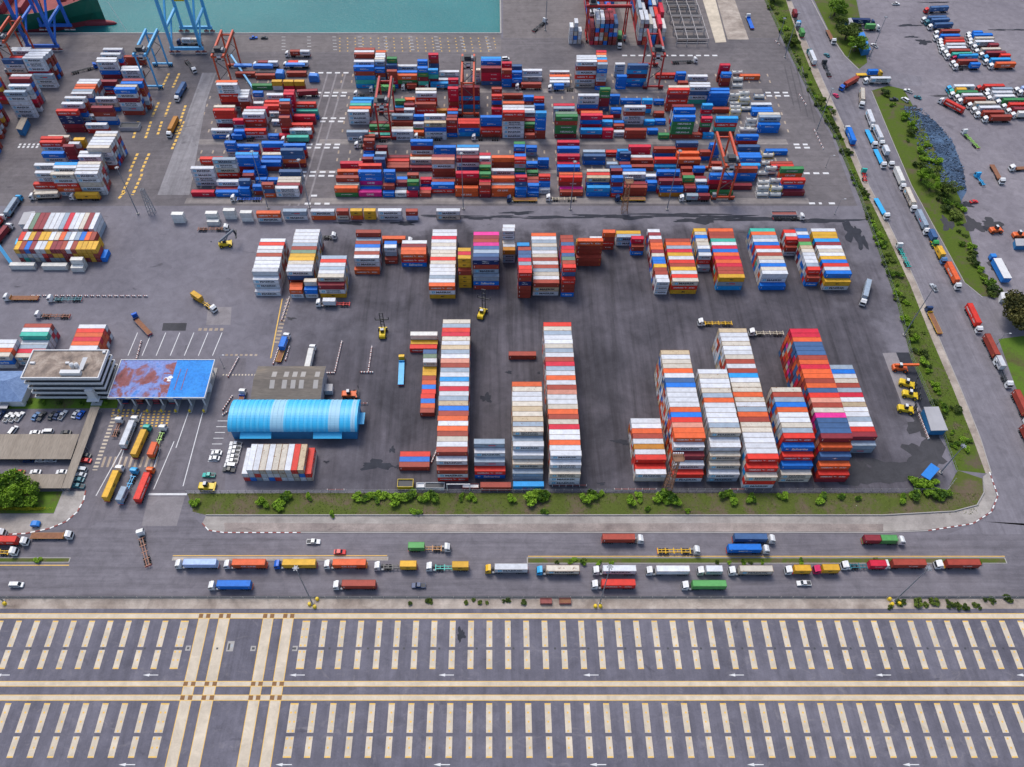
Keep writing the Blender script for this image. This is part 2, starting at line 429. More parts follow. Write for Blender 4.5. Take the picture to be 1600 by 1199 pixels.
TIER = ['bottom','second','third','fourth','fifth','sixth']
CAND = []      # every container that could be one of the 300 largest
def parse(rows):
    t = 0; out = []; 
    for tok in rows.split():
        if t == 0: t = len(tok); faces = list(tok)
        elif tok[0] == '+': faces = list(tok[1:]); t += len(faces)
        elif tok[0] == '-': t -= int(tok[1]); faces = [tok[2]]
        else: faces = [tok]
        out.append((t, faces))
    return out
def add_block(name, px, py, size, rows, far, band, pitch=2.475):
    X0, Y0 = G(px, py); R_ = parse(rows); n = len(R_); r = random.Random(name + str(px))
    if far:
        t = R_[-1][0]; yb = G(px, far, t * HT)[1]
        pitch = max(2.445, min(2.60, (yb - Y0) / n))
    low = [c for _, f in R_ for c in f]
    prev = 0
    for i, (t, faces) in enumerate(R_):
        y = Y0 + i * pitch + WD / 2; dx = r.uniform(-.12, .12)
        for k in range(t):
            fi = k - (t - len(faces)); vis = fi >= 0; c = faces[fi] if vis else r.choice(low)
            top = k == t - 1; front = k >= prev
            s = .002166 * (P(X0, y, k * HT)[1] + 1050)
            area = s * s * LEN[size] * ((1.9 if top else 0) + (1.5 if front else 0))
            d = dict(size=size, c=c, loc=(X0 + dx + r.uniform(-.05, .05), y, k * HT), rz=0.0, liv=livery(c, r, False), area=area if band else 0, front=front, top=top)
            word = PAL[c][2]
            if top and n > 1: d['label'] = f"{word} container, {ORD[i]} row back, top of the {name}"
            elif n == 1 and t == 1: d['label'] = f"{word} container standing by itself, {name}"
            else: d['label'] = f"{word} container, {TIER[k]} tier, {ORD[i]} row of the {name}"
            d['group'] = 'containers stacked in the yard'
            CAND.append(d)
        prev = t
for b_ in BLOCKS: add_block(*b_)
for i, (px, py, size, rows, far) in enumerate(MID):
    add_block(f"{ORD[i]} mid-yard stack from the left", px, py, size, rows, far, .85)
for i, (px, py, size, rows) in enumerate(STRIP):
    add_block(f"{ORD[i]} pile of the thin dividing row", px, py, size, rows, 0, .6)
# containers set end-on (their length runs away from the camera)
def endon(px, py, size, cols, name, band=1.0, pitch=2.5, first=0):
    "cols: colours from the ground up for every column, left to right"
    X0, Y0 = G(px, py); r = random.Random(name)
    for i, col in enumerate(cols.split()):
        for k, c in enumerate(col):
            top = k == len(col) - 1
            s = .002166 * (py + 1050)
            d = dict(size=size, c=c, loc=(X0 + i * pitch + WD / 2, Y0 + LEN[size], k * HT), rz=-math.pi / 2, liv=livery(c, r, False),
                     area=band * s * s * ((LEN[size] * 1.95 if top else 0) + 3.4), front=True, top=top)
            word = PAL[c][2]
            pl = 'top' if top else TIER[k] + ' tier'
            d['label'] = f"{word} container, {pl}, {ORD[i]} column from the left of the {name}"
            d['group'] = 'containers stacked in the yard'; CAND.append(d)
endon(382.6, 751.8, 40, 'rw Bww grw wwc Bww rwc wcc www ccr wBt cr', 'rusty block by the blue shed')
endon(33.5, 409.6, 20, 'mgy Tgb gcB cwm gww mrw gmy gym gym bmb mmw myb yyy myy yyy mby B', 'yellow-topped block on the left', .45)
_x, _y = G(33.5, 409.6)
def endon_w(x, y, size, cols, name, band):
    px, py = P(x, y); endon(px, py, size, cols, name, band)
endon_w(_x - .3, _y + 6.6, 20, 'mbr mgw gcy gym myy gyy wgw wbc rbo gwg wgw gwg BrB bro yyb', 'middle row of the block left of the yard', .4)
endon_w(_x - .6, _y + 14.6, 40, 'gww wge gbm wmm wgw gww www grg rbR www www wwc mmm gww', 'long row at the back of the left block', .6)
def back_block(name, px, py, z, n_front_rows, size, rows, band):
    "block surveyed by the left end of its far top edge"
    R_ = parse(rows); x, y = G(px, py, z * HT); X0 = x; Y0 = y - len(R_) * 2.475
    a, b = P(X0, Y0); add_block(name, a, b, size, rows, 0, band)
back_block('red-topped stack behind the office', 123.7, 506.8, 3, 0, 40, 'mmw w o R o r w', .8)
back_block('stack with the turquoise box behind the office', 39.4, 505.6, 3, 0, 40, 'wc R g w +T w b', .8)
add_block('four-row stack at the left edge', -14.5, 576, 40, 'wBc o w w', 0, .8)
# ------------------------------------------------------------------ the crane-served yard: stacks surveyed by the near edge of their
# roof: x, row, tiers, colours from the roof down (sizes: 40 unless marked ' for 20 ft)
UP = """
522 294.5 2 oG|525 289.5 2 c|524.5 278.5 3 b|526.5 268.5 3 o|531 256 2 R|560 301 1 p|560 296 1 B|559 269.5 4 BBp|560 259.5 3 r
'565 249 2 m|'567 245 2 B|'566.5 229 3 bB|'567.5 220 4 b|'583.5 249.5 3 nnn|'586 241 3 g|'587.5 231 3 m|'598 302 1 B|'598 290.5 2 b|'599 269 4 BBB
604 262 1 b|604 257.5 1 b|604.5 252 1 r|605 246.5 1 m|'617 301.5 1 w|'618 296 1 g|'618 285.5 2 m|'620 280.5 2 B
'635 302 1 R|'636 284.5 3 Gn|'636 274 3 b|'655 302 1 b|'656 297 1 R|'656.5 281 2 R|673.5 289 2 Br|675 284 2 b|674 250 5 swbb|674.5 246 5 m
677.5 231 3 BB|641 221.5 4 Bmw|641 244.5 1 o|640.5 249.5 2 cw|640 262 1 m|711 294.5 2 oo|712 271.5 4 Rbb|713 247.5 5 mwn|713 235.5 3 w|714 230.5 3 k
'748.5 289.5 3 brm|'749 284.5 3 R|'749 272.5 4 G|'749 261.5 4 G|'749 257.5 4 m|'749 248 4 w|'749 243 4 R
768 294.5 2 oo|768 289.5 2 w|768 279 3 o|768 267.5 3 w|768 247 4 ob|'805 296.5 2 BB|'805.5 277.5 4 Rn|'804 249.5 5 rgG|'804 244.5 5 B|'803 230 4 Bm|'803 225.5 4 G
'824 301.5 1 B|'824.5 290.5 2 B|'824 285.5 2 m|'824 280.5 2 b|'823 270 2 G|'822.5 256 2 Bm|'822 231 2 Bg|'840.5 250.5 2 BB|'842 276 3 r|'842 286 2 B|'842 296.5 1 w
875 300.5 1 b|875 296 1 p|874 277.5 3 rb|874 274 3 o|871 261.5 2 B|871 256.5 2 R|871 244.5 3 R|871 232.5 3 B|871 223 3 R
917.5 294 2 kB|917 278.5 3 tB|917 274 3 r|917 268.5 3 c|912 244.5 2 nB|911 238 2 g|'956 295.5 2 Br|'956 278.5 4 Bm|'955 267.5 3 m|'953 263 3 n|'948 257 1 g|'947 238.5 1 r
'969 240 2 nB|'965 237 2 k|'968 257 1 m|'970 262 1 B|974 268 2 B|973.5 273 3 wg|975.5 293.5 2 bb|976 288 2 m|'1009 286 2 BB|'1008 276 2 w
983 230 2 RR|985 246.5 1 w|986 250.5 1 b|987 261 1 b|1022 233 2 bB|1023 249.5 2 r|1023 260.5 1 k|1027 269 3 Bm|1030 283 3 m|1032 294.5 2 Bd
1057 224 3 no|1058 240 3 o|1060 249.5 3 om|'1064.5 264 2 b|'1066 274 2 b|'1068 278.5 3 G|'1069 290 2 b|'1070 294.5 2 mg
'1084.5 263.5 3 Bm|'1086 279.5 2 m|'1087 284 2 w|'1089.5 294.5 2 BB|'1094 238 2 bB|'1110 227 3 BBB|'1113 265 1 w|'1112 256 1 b|1110 301 1 G|1110 274.5 4 BRm
1152 213.5 2 Br|1154 230 1 n|1154 242.5 2 B|1156 246.5 2 Bb|1197 236.5 1 B|1149 264 3 bBB|1153 259 3 k|1140 290.5 1 m|1204.5 256.5 1 b|1206 260 1 r|1221 264.5 3 Go|1223 282 3 rB|1222 300 1 m
298 301 1 R|336 301 1 B|337 296 1 m|297 264 4 wwww|331 250 5 gwcr|311.5 249 3 rb|337.5 284.5 2 w|'371 295 2 BB|'372 283 3 n|'378 275 2 m|'379 270 2 B
367 247 4 BBm|367 242 4 k|369 229 2 B|'350 224 3 BB|'397 263 2 BB|'398.5 281 1 B|'417.5 281.5 1 B|403 254 2 Bb|408 224.5 3 BR|409 242 2 c|409 247.5 2 B
437.5 235.5 4 nnom|442 228 3 Br|435.5 269 2 n|434 280.5 2 c|433 285 2 c|432 290 2 m|429 295 2 ww|'408 289 3 bno|'394 292 2 B
552 105 5 BbkTk|552.5 97 5 w|553 85 5 b|553 82 5 w|554 78 5 b|'585 107.5 4 Bbg|'585 96.5 5 g|'585 93 5 c|'586 90 5 w|'586 86 5 w|'587 82 5 o
'604 92 5 G|'604 102 4 n|'604 112 4 bb|620 104 3 w|619.5 118.5 3 oGm|620 113.5 3 B|'652 96 4 B|'652 107 5 BGmTm|'669 86 5 Rbn|'668.5 110 4 kTm|686 113 2 w|685 125 1 w
551 155.5 3 k|547 161 3 k|546.5 165 3 T|545.5 170 3 o|542.5 175 3 www|541 207 2 gw|577 193 1 m|577 198 2 G|576 207 1 r|575.5 211 1 T
611.5 181 3 g|611.5 191 2 b|611.5 202 2 c|611.5 206 2 w|'617 158 2 G|'617 168 1 k|'617 173 1 m|'632 156 2 o|'631 164.5 2 m|'631 172 2 w|649 146 4 wr|649 141 4 c|648 163 3 br
'646 182.5 2 B|'645.5 194 2 w|'645.5 202 1 G|'645.5 207 1 o|662.5 181.5 3 w|662.5 192.5 4 tBw|'682 173 1 d
'699.5 139 5 RRRbR|'700 125 3 R|'699 173 2 r|'699 178 2 B|'698 183 2 m|'697 188 4 brmB|716.5 137 5 mmkmk|715.5 193.5 3 rBk|715.5 189 3 r|'735 110 3 cw
751.5 95.5 4 B|751.5 92 4 k|751.5 107 4 mRRn|'784 99.5 4 R|'784 110 4 bRBB|'800 104 3 n|'800 113.5 3 B|'800 123.5 2 Bm|816 111 2 w|816 120.5 1 w
'768 139.5 4 b|'768 150.5 4 rB|'768 171 2 RR|785 149 1 b|785.5 162 5 o|785.5 168 5 w|785.5 172 5 w|785.5 176 6 rbwwww|750.5 184 4 BB|750.5 202.5 2 r
'818 152 2 B|'819 168 2 g|'819 173 2 w|'820 176.5 2 g|'820 189 2 m|'819.5 194.5 2 G|'819.5 211.5 1 b|'834.5 154 2 r|'834.5 165 1 B|'837 177 6 kBBBb
859 113 1 w|859 120 1 o|859 124 1 w|859 129 1 w|901 89.5 6 w|901 93 6 w|901 97 6 wbwrwc|'932 82 6 R|'932 86 6 o|'932 89.5 6 c|'933 93.5 6 k|'933 97 6 o|'934 101 6 gBgwbB
'961.5 101 3 w|'964 120 3 BBB|981.5 102.5 5 nkmkB|'938 140 5 GGmm|'936 167 1 n|903.5 150 4 wwB|903 172 1 r|'953 150.5 2 BB|'955 171.5 2 Bm|970 157 1 B|976 168 4 wbww
865 165.5 3 R|865 170 3 g|869 182.5 5 GbGGm|868 178.5 5 e|908 177 4 o|908 181 4 RB|907.5 203.5 2 km|'942 184 2 r|'941 191 2 k|'942 204 2 RR|'959 192 1 B|'959 197 1 b|'959.5 207 1 w|977 204 2 bb
1025 117 1 r|'1057 115 2 BB|'1060 129.5 1 b|1075 120 1 w|1078 136 4 wnwT|1078 132 4 w|1045 141 5 rmrb|1045 137 5 c|1108 146 3 BBB|1108 141 3 B|1113 171 1 b|1053 183.5 5 BGGGb|1053.5 172 5 B|1051 167 4 m
'1098 165 3 kR|'1097 185.5 4 RGm|'1081 210.5 1 b|'1099 210.5 1 k|'1029.5 211.5 1 G|1120 185.5 4 krTb|'1022 177 1 b|'1007 190 1 k|'1024 189 1 B|'1012 204 1 B|'1004 157 3 krk|'1022 158 1 B
'1126 102.5 4 RR|'1128 115.5 3 Bbm|'1125 106 3 R|1157 119 1 o|1174 164 1 w|1175 171 1 B|1176 175 1 B|1187 183.5 3 g|1186 179.5 3 c|1186 195 2 BB
337 133 6 wwrrm|337 129 6 o|'371 152.5 4 wbb|'372 148 4 w|'373 143.5 4 w|332 173 4 rrwm|333 168 4 c|329 204 2 wB|'363 188.5 3 R|'364 195 2 n|'365 205.5 2 BB|378 179 4 wrb|380 174.5 4 w|384 170 3 R
381 204.5 2 rw|'394 145.5 2 Bw|'395 162 1 w|416 149 2 w|411.5 166 2 r|413 160 2 r|419 177 1 w|424 190 1 w|'435 184.5 4 bbrm|'435 173 4 b|'435.5 163 5 b|'436 158 5 k|'442 148 5 RRRR|'443 143.5 5 R
460 162.5 3 r|463 174 2 T|458.5 182 2 R|454.5 195.5 2 r|452 204 2 wr|'418 212.5 1 B|'436 212 1 R|367 115 1 b|398 118 1 b|447 114 1 b|393 134 1 G|442 131 1 b|'424 128 2 yw|'442 128 2 y|'459 128 2 y
160 78 3 w|156 85.5 4 w|150 93 4 w|149.5 97 4 wwBm|193 89.5 2 b|188 110.5 2 ww|189 106.5 2 w|110 147 4 wBw|112 143 4 g|115 139 4 o|117 134.5 4 o|119 131 4 w|122 127 4 w|149.5 128 3 mBr
177 140 6 Bwmwgb|180 136 6 c|188 131 6 B|190 126.5 6 m|99.5 154 5 w|95 163 5 w|86.5 174 5 rNNmm|148 154.5 3 wc|141.5 169 4 m|134 181.5 2 wm|132.5 195.5 2 wr|61 223 3 rw|64 240.5 2 Bw|62.5 217 3 r|73 215 2 c
'97 229.5 4 mmm|'114 219 3 yy|'106 225.5 3 w|134.5 231.5 5 c|137 227 5 w|140 222.5 5 w|143 218 5 w|146 213 5 c|148 209 5 w|121 245.5 4 wcw|123 240 4 w|115 272 5 wwcww|117 266.5 5 w|118.5 261.5 5 w|120 257 5 c
77.5 273 5 cwrow|82 263 5 w|84 258 5 k|52 259 4 w|53 271 4 w|51 288.5 2 r|51.5 300 1 c|2 94 5 nwc|14 91 5 r|17 80 5 w|16 77 5 w|34 91.5 6 www|38 87.5 6 w|43 84 6 w|47 80 6 w|50 118 3 gww
13 123.5 6 m|16 119.5 6 w|12 135 6 w|5 144.5 6 gwwwww|-35 130 5 Bym|-34 124 5 o|-42 165 5 wrwy|-39 158 5 w|-48 184 5 wm|-45 176 5 w|-55 207 5 rwy|-52 200 5 y|-70 240 5 wyb|-66 230 5 m
"""
BODY = 0
def upper_yard():
    r = random.Random(5); n_ = 0
    for line in UP.replace('\n', '|').split('|'):
        if not line.strip(): continue
        size = 40
        if line.startswith("'"): size = 20; line = line[1:]
        x, y, n, cols = line.split(); x = float(x); y = float(y); n = int(n)
        n = max(n, len(cols))
        X, Y = G(x, y, n * HT); Y += WD / 2
        for k in range(n):
            i = n - 1 - k
            c = cols[i] if i < len(cols) else r.choice('bBmwRbwg')
            if cols == 'y' or cols == 'yw': MASS.container(size, c, (X, Y, k * HT), 0, 'none', r)
            else: MASS.container(size, c, (X, Y, k * HT), 0, livery(c, r, True), r)
            n_ += 1
    # the end-on blocks beyond, under and beside the big gantry
    def block(px, py, cols, pitch=2.9, size=40):
        X0, Y0 = G(px, py)
        for i, col in enumerate(cols.split()):
            for k, c in enumerate(col):
                MASS.container(size, c, (X0 + i * pitch + WD / 2, Y0 + LEN[size], k * HT), -math.pi / 2, 'none' if c not in 'w' else 'maersk', r)
    block(888.5, 69, 'wwww gBcwg cww'.replace('gBcwg', 'wBcgw'), 2.75, 20)
    block(921, 70.5, 'Rmbm rwrBcw bwcrkw BdbnBm bmBmBm bbBwn')
    block(995.5, 70.5, 'mwwgcw orcwmw wwwwc BBkw bbmmR tttw'.replace('tttw', 'bkcW'))
    X0, Y0 = G(921, 70.5)
    for j in range(1, 4):
        a, b = P(X0 + .2, Y0 + 14.5 * j); block(a, b, ''.join(' ' + ''.join(r.choice('wrmBgbkR') for _ in range(r.randint(3, 5))) for _ in range(6)).strip())
        a, b = P(G(995.5, 70.5)[0] + .2, Y0 + 14.5 * j); block(a, b, ''.join(' ' + ''.join(r.choice('wrmBgbRw') for _ in range(r.randint(3, 6))) for _ in range(6)).strip())
upper_yard()
# ------------------------------------------------------------------ ground, roads, water
def asphalt(name, lo, hi, streak=None, amount=.35, stain=.5, patch=.02, rough=.9, fine=.25, smudge=0.0):
    m, nt, b = nmat(name)
    v = wpos(nt)
    big = noise(nt, patch, 6, .62, v, .4)
    col = ramp(nt, big, [(.28, lo), (.72, hi)])
    med = noise(nt, .22, 6, .68, v, .6)
    col = mix(nt, 1.0, col, ramp(nt, med, [(.3, .80), (.7, 1.14)]), 'MULTIPLY')
    gr = noise(nt, 1.7, 4, .8, v)
    col = mix(nt, fine, col, ramp(nt, gr, [(.25, .45), (.75, 1.5)]), 'MULTIPLY')
    if streak:
        sv = wpos(nt, *( (.02, .45, 1) if streak == 'x' else (.42, .016, 1) if streak == 'y' else (.36, .014, 1)), rot=(math.radians(20) if streak == 'r' else 0))
        s = noise(nt, 1.0, 5, .7, sv)
        col = mix(nt, amount, col, ramp(nt, s, [(.30, .48), (.55, 1.0), (.75, 1.28)]), 'MULTIPLY')
    if smudge:
        sm = noise(nt, .16, 6, .7, wpos(nt, 1, 1.4, 1), 1.6)
        col = mix(nt, ramp(nt, sm, [(.56, 0.0), (.76, smudge)]), col, (.30,.275,.275))
    if stain:
        st = noise(nt, .075, 5, .6, wpos(nt, 1, 1.7, 1), 1.2)
        col = mix(nt, ramp(nt, st, [(.64, 0.0), (.72, stain)]), col, (lo[0]*.35, lo[1]*.35, lo[2]*.37))
    nt.links.new(col, b.inputs['Base Color'])
    b.inputs['Roughness'].default_value = rough; b.inputs['Specular IOR Level'].default_value = .25
    bm = N(nt, 'ShaderNodeBump'); bm.inputs['Strength'].default_value = .25; bm.inputs['Distance'].default_value = .05
    nt.links.new(gr, bm.inputs['Height']); nt.links.new(bm.outputs['Normal'], b.inputs['Normal'])
    return m
def yardmat():
    "the stacking yard: pale worn asphalt at the west and east ends, blackened by tyres between the stacks"
    m, nt, b = nmat('yard_asphalt'); v = wpos(nt)
    big = noise(nt, .02, 6, .62, v, .4)
    pale = ramp(nt, big, [(.28, (.142,.133,.155)), (.72, (.200,.188,.214))])
    dark = ramp(nt, noise(nt, .035, 6, .62, v, .6), [(.30, (.040,.038,.046)), (.68, (.105,.096,.112))])
    sv = wpos(nt, .30, .014, 1)
    streak = ramp(nt, noise(nt, 1.0, 5, .65, sv, .3), [(.33, .46), (.52, 1.0), (.72, 1.35)])
    dark = mix(nt, .75, dark, streak, 'MULTIPLY')
    g = N(nt, 'ShaderNodeNewGeometry'); sp = N(nt, 'ShaderNodeSeparateXYZ'); nt.links.new(g.outputs['Position'], sp.inputs[0])
    wob = math_(nt, 'MULTIPLY', math_(nt, 'SUBTRACT', noise(nt, .03, 4, .6, v), .5), 130.0)
    wob2 = math_(nt, 'MULTIPLY', math_(nt, 'SUBTRACT', noise(nt, .05, 4, .6, v), .5), 60.0)
    def edge(val, a, c):
        mr = N(nt, 'ShaderNodeMapRange'); mr.interpolation_type = 'SMOOTHSTEP'; mr.clamp = True
        nt.links.new(val, mr.inputs[0]); mr.inputs[1].default_value = a; mr.inputs[2].default_value = c; return mr.outputs[0]
    xx = math_(nt, 'ADD', sp.outputs[0], wob); yy = math_(nt, 'ADD', sp.outputs[1], wob2)
    f = math_(nt, 'MULTIPLY', edge(xx, -115, -45), edge(xx, 205, 165)); f = math_(nt, 'MULTIPLY', f, edge(yy, 318, 300))
    f = math_(nt, 'MULTIPLY', f, .93)
    col = mix(nt, f, pale, dark)
    col = mix(nt, 1.0, col, ramp(nt, noise(nt, .22, 6, .68, v, .6), [(.3, .82), (.7, 1.13)]), 'MULTIPLY')
    gr = noise(nt, 1.7, 4, .8, v); col = mix(nt, .25, col, ramp(nt, gr, [(.25, .45), (.75, 1.5)]), 'MULTIPLY')
    st = noise(nt, .06, 5, .6, wpos(nt, 1, 1.7, 1), 1.2)
    col = mix(nt, ramp(nt, st, [(.66, 0.0), (.75, .6)]), col, (.03,.029,.036))
    nt.links.new(col, b.inputs['Base Color']); b.inputs['Roughness'].default_value = .9; b.inputs['Specular IOR Level'].default_value = .25
    return m
M['yard'] = yardmat()
M['gate'] = asphalt('gate_asphalt', (.130,.121,.138), (.190,.174,.192), 'y', .3, .3)
M['upper'] = asphalt('worn_yard_asphalt', (.105,.096,.104), (.188,.168,.172), 'x', .3, .4)
M['road'] = asphalt('road_asphalt', (.138,.128,.146), (.205,.190,.210), 'x', .55, .25)
M['roadr'] = asphalt('side_road_asphalt', (.160,.150,.172), (.235,.219,.242), 'r', .45, .25)
M['park'] = asphalt('new_asphalt', (.105,.101,.128), (.168,.160,.192), 'y', .40, .45, .03, .9, .3, .42)
M['lot'] = asphalt('dusty_lot', (.165,.150,.172), (.245,.224,.244), None, 0, .45)
M['apron'] = asphalt('quay_concrete', (.135,.120,.120), (.215,.190,.186), 'x', .35, .3)
M['lane'] = asphalt('lane_concrete', (.20,.18,.175), (.315,.282,.265), 'x', .5, .3)
M['lanev'] = asphalt('left_lane_concrete', (.19,.18,.192), (.32,.305,.315), 'y', .5, .5)
M['pave'] = asphalt('pavement_concrete', (.24,.215,.20), (.43,.395,.36), 'x', .25, .45, .05)
M['dirt'] = asphalt('dirt', (.22,.175,.145), (.52,.45,.385), 'x', .25, .45, .09)
M['brownpave'] = asphalt('broken_paving', (.20,.165,.155), (.40,.34,.305), 'x', .3, .7, .07, .9, .4)
M['pad'] = asphalt('cream_concrete', (.50,.43,.335), (.63,.545,.425), None, 0, .0, .05, .9, .1)
M['patchd'] = asphalt('asphalt_patch', (.040,.040,.046), (.075,.073,.080), None, 0, 0)
M['patchl'] = asphalt('pale_patch', (.20,.182,.19), (.27,.25,.258), None, 0, .2)
M['wear'] = asphalt('scuffed_asphalt', (.10,.094,.10), (.20,.185,.19), None, 0, .5, .15, .9, .5)
M['rubble'] = asphalt('blue_grey_rubbish', (.012,.026,.055), (.085,.15,.25), None, 0, .98, .10, .8, .6)
M['sand'] = asphalt('tan_spoil', (.30,.23,.17), (.48,.40,.32), None, 0, .1, .1)
M['upperd'] = asphalt('tyre_tracked_asphalt', (.085,.078,.085), (.13,.12,.125), None, 0, 0)
M['yellow'] = plain('road_paint_yellow', (.72,.44,.09), .8, 0, .15, .5)
M['mark'] = plain('road_paint_white', (.62,.62,.62), .8, 0, .15, .5)
M['brown'] = plain('brown_plate', (.22,.115,.05), .9, 0, .2, .6)
M['wet'] = plain('oil_stained_asphalt', (.040,.042,.052), .85, 0, .3, .3, .1)
def grassmat(name, soil, g1, g2, cover):
    m, nt, b = nmat(name); v = wpos(nt)
    n1 = noise(nt, .10, 6, .65, v, .5); n2 = noise(nt, 1.1, 5, .75, v)
    g = mix(nt, n2, g1, g2)
    so = mix(nt, noise(nt, .8, 4, .7, v), tuple(x * .6 for x in soil), soil)
    f = ramp(nt, math_(nt, 'ADD', n1, math_(nt, 'MULTIPLY', math_(nt, 'SUBTRACT', n2, .5), .5)), [(cover - .09, 0.0), (cover + .09, 1.0)])
    nt.links.new(mix(nt, f, so, g), b.inputs['Base Color'])
    b.inputs['Roughness'].default_value = .95; b.inputs['Specular IOR Level'].default_value = .1
    return m
M['verge'] = grassmat('patchy_verge', (.165,.125,.085), (.045,.070,.014), (.125,.150,.032), .44)
M['strip'] = grassmat('weedy_strip', (.14,.11,.075), (.034,.066,.010), (.125,.170,.026), .40)
M['lawn'] = grassmat('lawn', (.12,.10,.05), (.05,.11,.012), (.13,.20,.03), .40)
def sheet(name, pts, mat, z, px=True):
    b = MB(); q = [(*G(*p), z) if px else (*p, z) for p in pts]
    # keep faces up
    a = sum(q[i][0] * q[(i+1) % len(q)][1] - q[(i+1) % len(q)][0] * q[i][1] for i in range(len(q)))
    if a < 0: q = q[::-1]
    b.poly(q, mat); o = b.build(name)
    bpy_tri(o.data); return struct(o)
def bpy_tri(me):
    import bmesh
    bm = bmesh.new(); bm.from_mesh(me); bmesh.ops.triangulate(bm, faces=bm.faces[:]); bm.to_mesh(me); bm.free()
YQ = G(780, 53)[1]; XQ = G(783.5, 53)[0]
sheet('ground', [(-900,-150),(1100,-150),(1100,1600),(XQ,1600),(XQ,YQ),(-900,YQ)], 'yard', 0.0, False)
# harbour basin
def watermat():
    m, nt, b = nmat('harbour_water'); v = wpos(nt)
    f = noise(nt, .012, 4, .5, v)
    nt.links.new(ramp(nt, f, [(.3, (.008,.135,.142)), (.7, (.018,.185,.185))]), b.inputs['Base Color'])
    b.inputs['Roughness'].default_value = .25; b.inputs['Specular IOR Level'].default_value = .25
    w = noise(nt, .55, 5, .6, wpos(nt, 1, 1.8, 1), .6)
    bm = N(nt, 'ShaderNodeBump'); bm.inputs['Strength'].default_value = .7; bm.inputs['Distance'].default_value = .35
    nt.links.new(w, bm.inputs['Height']); nt.links.new(bm.outputs['Normal'], b.inputs['Normal'])
    return m
M['water'] = watermat()
sheet('water', [(-900, YQ - .5), (XQ + .5, YQ - .5), (XQ + .5, 1600), (-900, 1600)], 'water', -3.2, False)
b = MB()
b.box(-900, XQ, YQ - .05, YQ + .9, -6, .35, 'conc'); b.box(XQ - .9, XQ + .05, YQ + .9, 1600, -6, .35, 'conc')
struct(b.build('quay_wall'))
sheet('quay_apron', [(-300,54.2),(783,54.2),(783,82),(-300,82)], 'apron', .004)
sheet('pier_apron', [(786,-250),(1188,-250),(1218,60),(786,60)], 'apron', .006)
sheet('upper_yard', [(-500,82.3),(783,82.3),(783,60.3),(1218,60.3),(1262,150),(1300,215),(1338,318),(1340,322),(-500,322)], 'upper', .004)
sheet('gate_apron', [(-300,560),(385,560),(378,640),(352,690),(352,766),(290,766),(300,812),(335,830),(-300,830)], 'gate', .008)
LZ = .010
for pts, nm in (([(487,309.5),(1262,309.5),(1266,318.5),(484,318.5)], 'lane'), ([(500,217.8),(1228,217.8),(1232,226),(497,226)], 'lane'),
                ([(492,266),(1246,266),(1248,271),(490,271)], 'lane'), ([(522,139),(1190,139),(1192,145),(520,145)], 'lane'),
                ([(300,218),(484,218),(482,226),(298,226)], 'lane'), ([(292,309.5),(478,309.5),(476,318.5),(288,318.5)], 'lane'),
                ([(316,114),(338,114),(322,160),(296,305),(246,305),(285,200)], 'lanev'),
                ([(1098,0),(1118,0),(1135,66),(1118,67)], 'pad'), ([(1120,0),(1148,0),(1170,62),(1137,62)], 'dirt'),
                ([(965,4),(985,4),(995,72),(985,72)], 'lane')):
    LZ += .0035; sheet('lane_slab', pts, nm, LZ)
sheet('parking_area', [(-300,966.5),(1900,966.5),(1900,1300),(-300,1300)], 'park', .008)
sheet('dirt_strip', [(-300,931.5),(1900,931.5),(1900,957.5),(-300,957.5)], 'dirt', .010)
sheet('gravel_edge', [(-300,951.5),(1900,951.5),(1900,958),(-300,958)], 'park', .016)
ROADP = [(-300,836),(140,824),(185,800),(205,765),(290,765),(297,800),(320,826),(350,832),(1380,832),(1450,829),(1520,818),(1548,800),(1558,775),(1545,740),(1800,700),(1900,1000),(1900,933.5),(-300,933.5)]
sheet('road', ROADP[:-3] + [(1900,800),(1900,933.5),(-300,933.5)], 'road', .016)
sheet('concrete_patch', [(232,776),(289,776),(276,822),(221,822)], 'patchl', .022)
sheet('side_road', [(1255,-120),(1290,-120),(1268,0),(1292,50),(1318,88),(1342,110),(1392,112),(1440,120),(1440,134),(1385,132),(1362,142),(1392,220),(1422,290),(1452,345),(1478,392),(1505,442),(1535,466),(1580,472),(1565,520),(1640,690),(1900,850),(1900,833),(1700,835),(1480,835),(1535,815),(1556,795),(1558,775),(1545,730),(1520,680),(1478,585),(1440,490),(1405,405),(1385,360),(1345,275),(1318,205),(1272,120),(1262,110),(1238,40),(1222,0)], 'roadr', .020)
sheet('lorry_park', [(1340,0),(1900,0),(1900,640),(1640,640),(1600,470),(1570,470),(1535,420),(1500,310),(1470,255),(1440,190),(1412,135),(1440,134),(1440,120),(1392,112),(1355,95),(1350,60)], 'lot', .008)
sheet('far_lot', [(1290,-120),(1900,-120),(1900,0),(1268,0)], 'lot', .006)
sheet('broken_paving', [(350,817),(700,819),(1100,817.5),(1380,819),(1380,830.6),(352,830.6)], 'brownpave', .032)
sheet('grass_verge', [(293,771),(1478,771),(1496,735),(1535,748),(1536,770),(1525,790),(1490,799),(1380,805),(322,805),(302,800)], 'verge', .024)
sheet('pavement', [(322,806),(1380,806),(1490,800),(1526,791),(1538,770),(1536,745),(1545,738),(1557,775),(1547,799),(1520,817),(1450,828),(1380,831),(350,831),(326,828),(316,818)], 'pave', .028)
LE = [(1188,-60),(1194,0),(1222,60),(1266,150),(1304,215),(1343,310),(1375,400),(1403,480),(1423,560),(1458,640),(1494,735)]
RE = [(1228,-60),(1228,0),(1247,60),(1272,122),(1312,205),(1348,290),(1385,365),(1422,445),(1455,528),(1488,605),(1520,685),(1540,740)]
SH = [(1238,-60),(1236,0),(1258,60),(1284,122),(1322,205),(1358,290),(1396,365),(1433,445),(1467,528),(1500,605),(1532,685),(1549,740)]
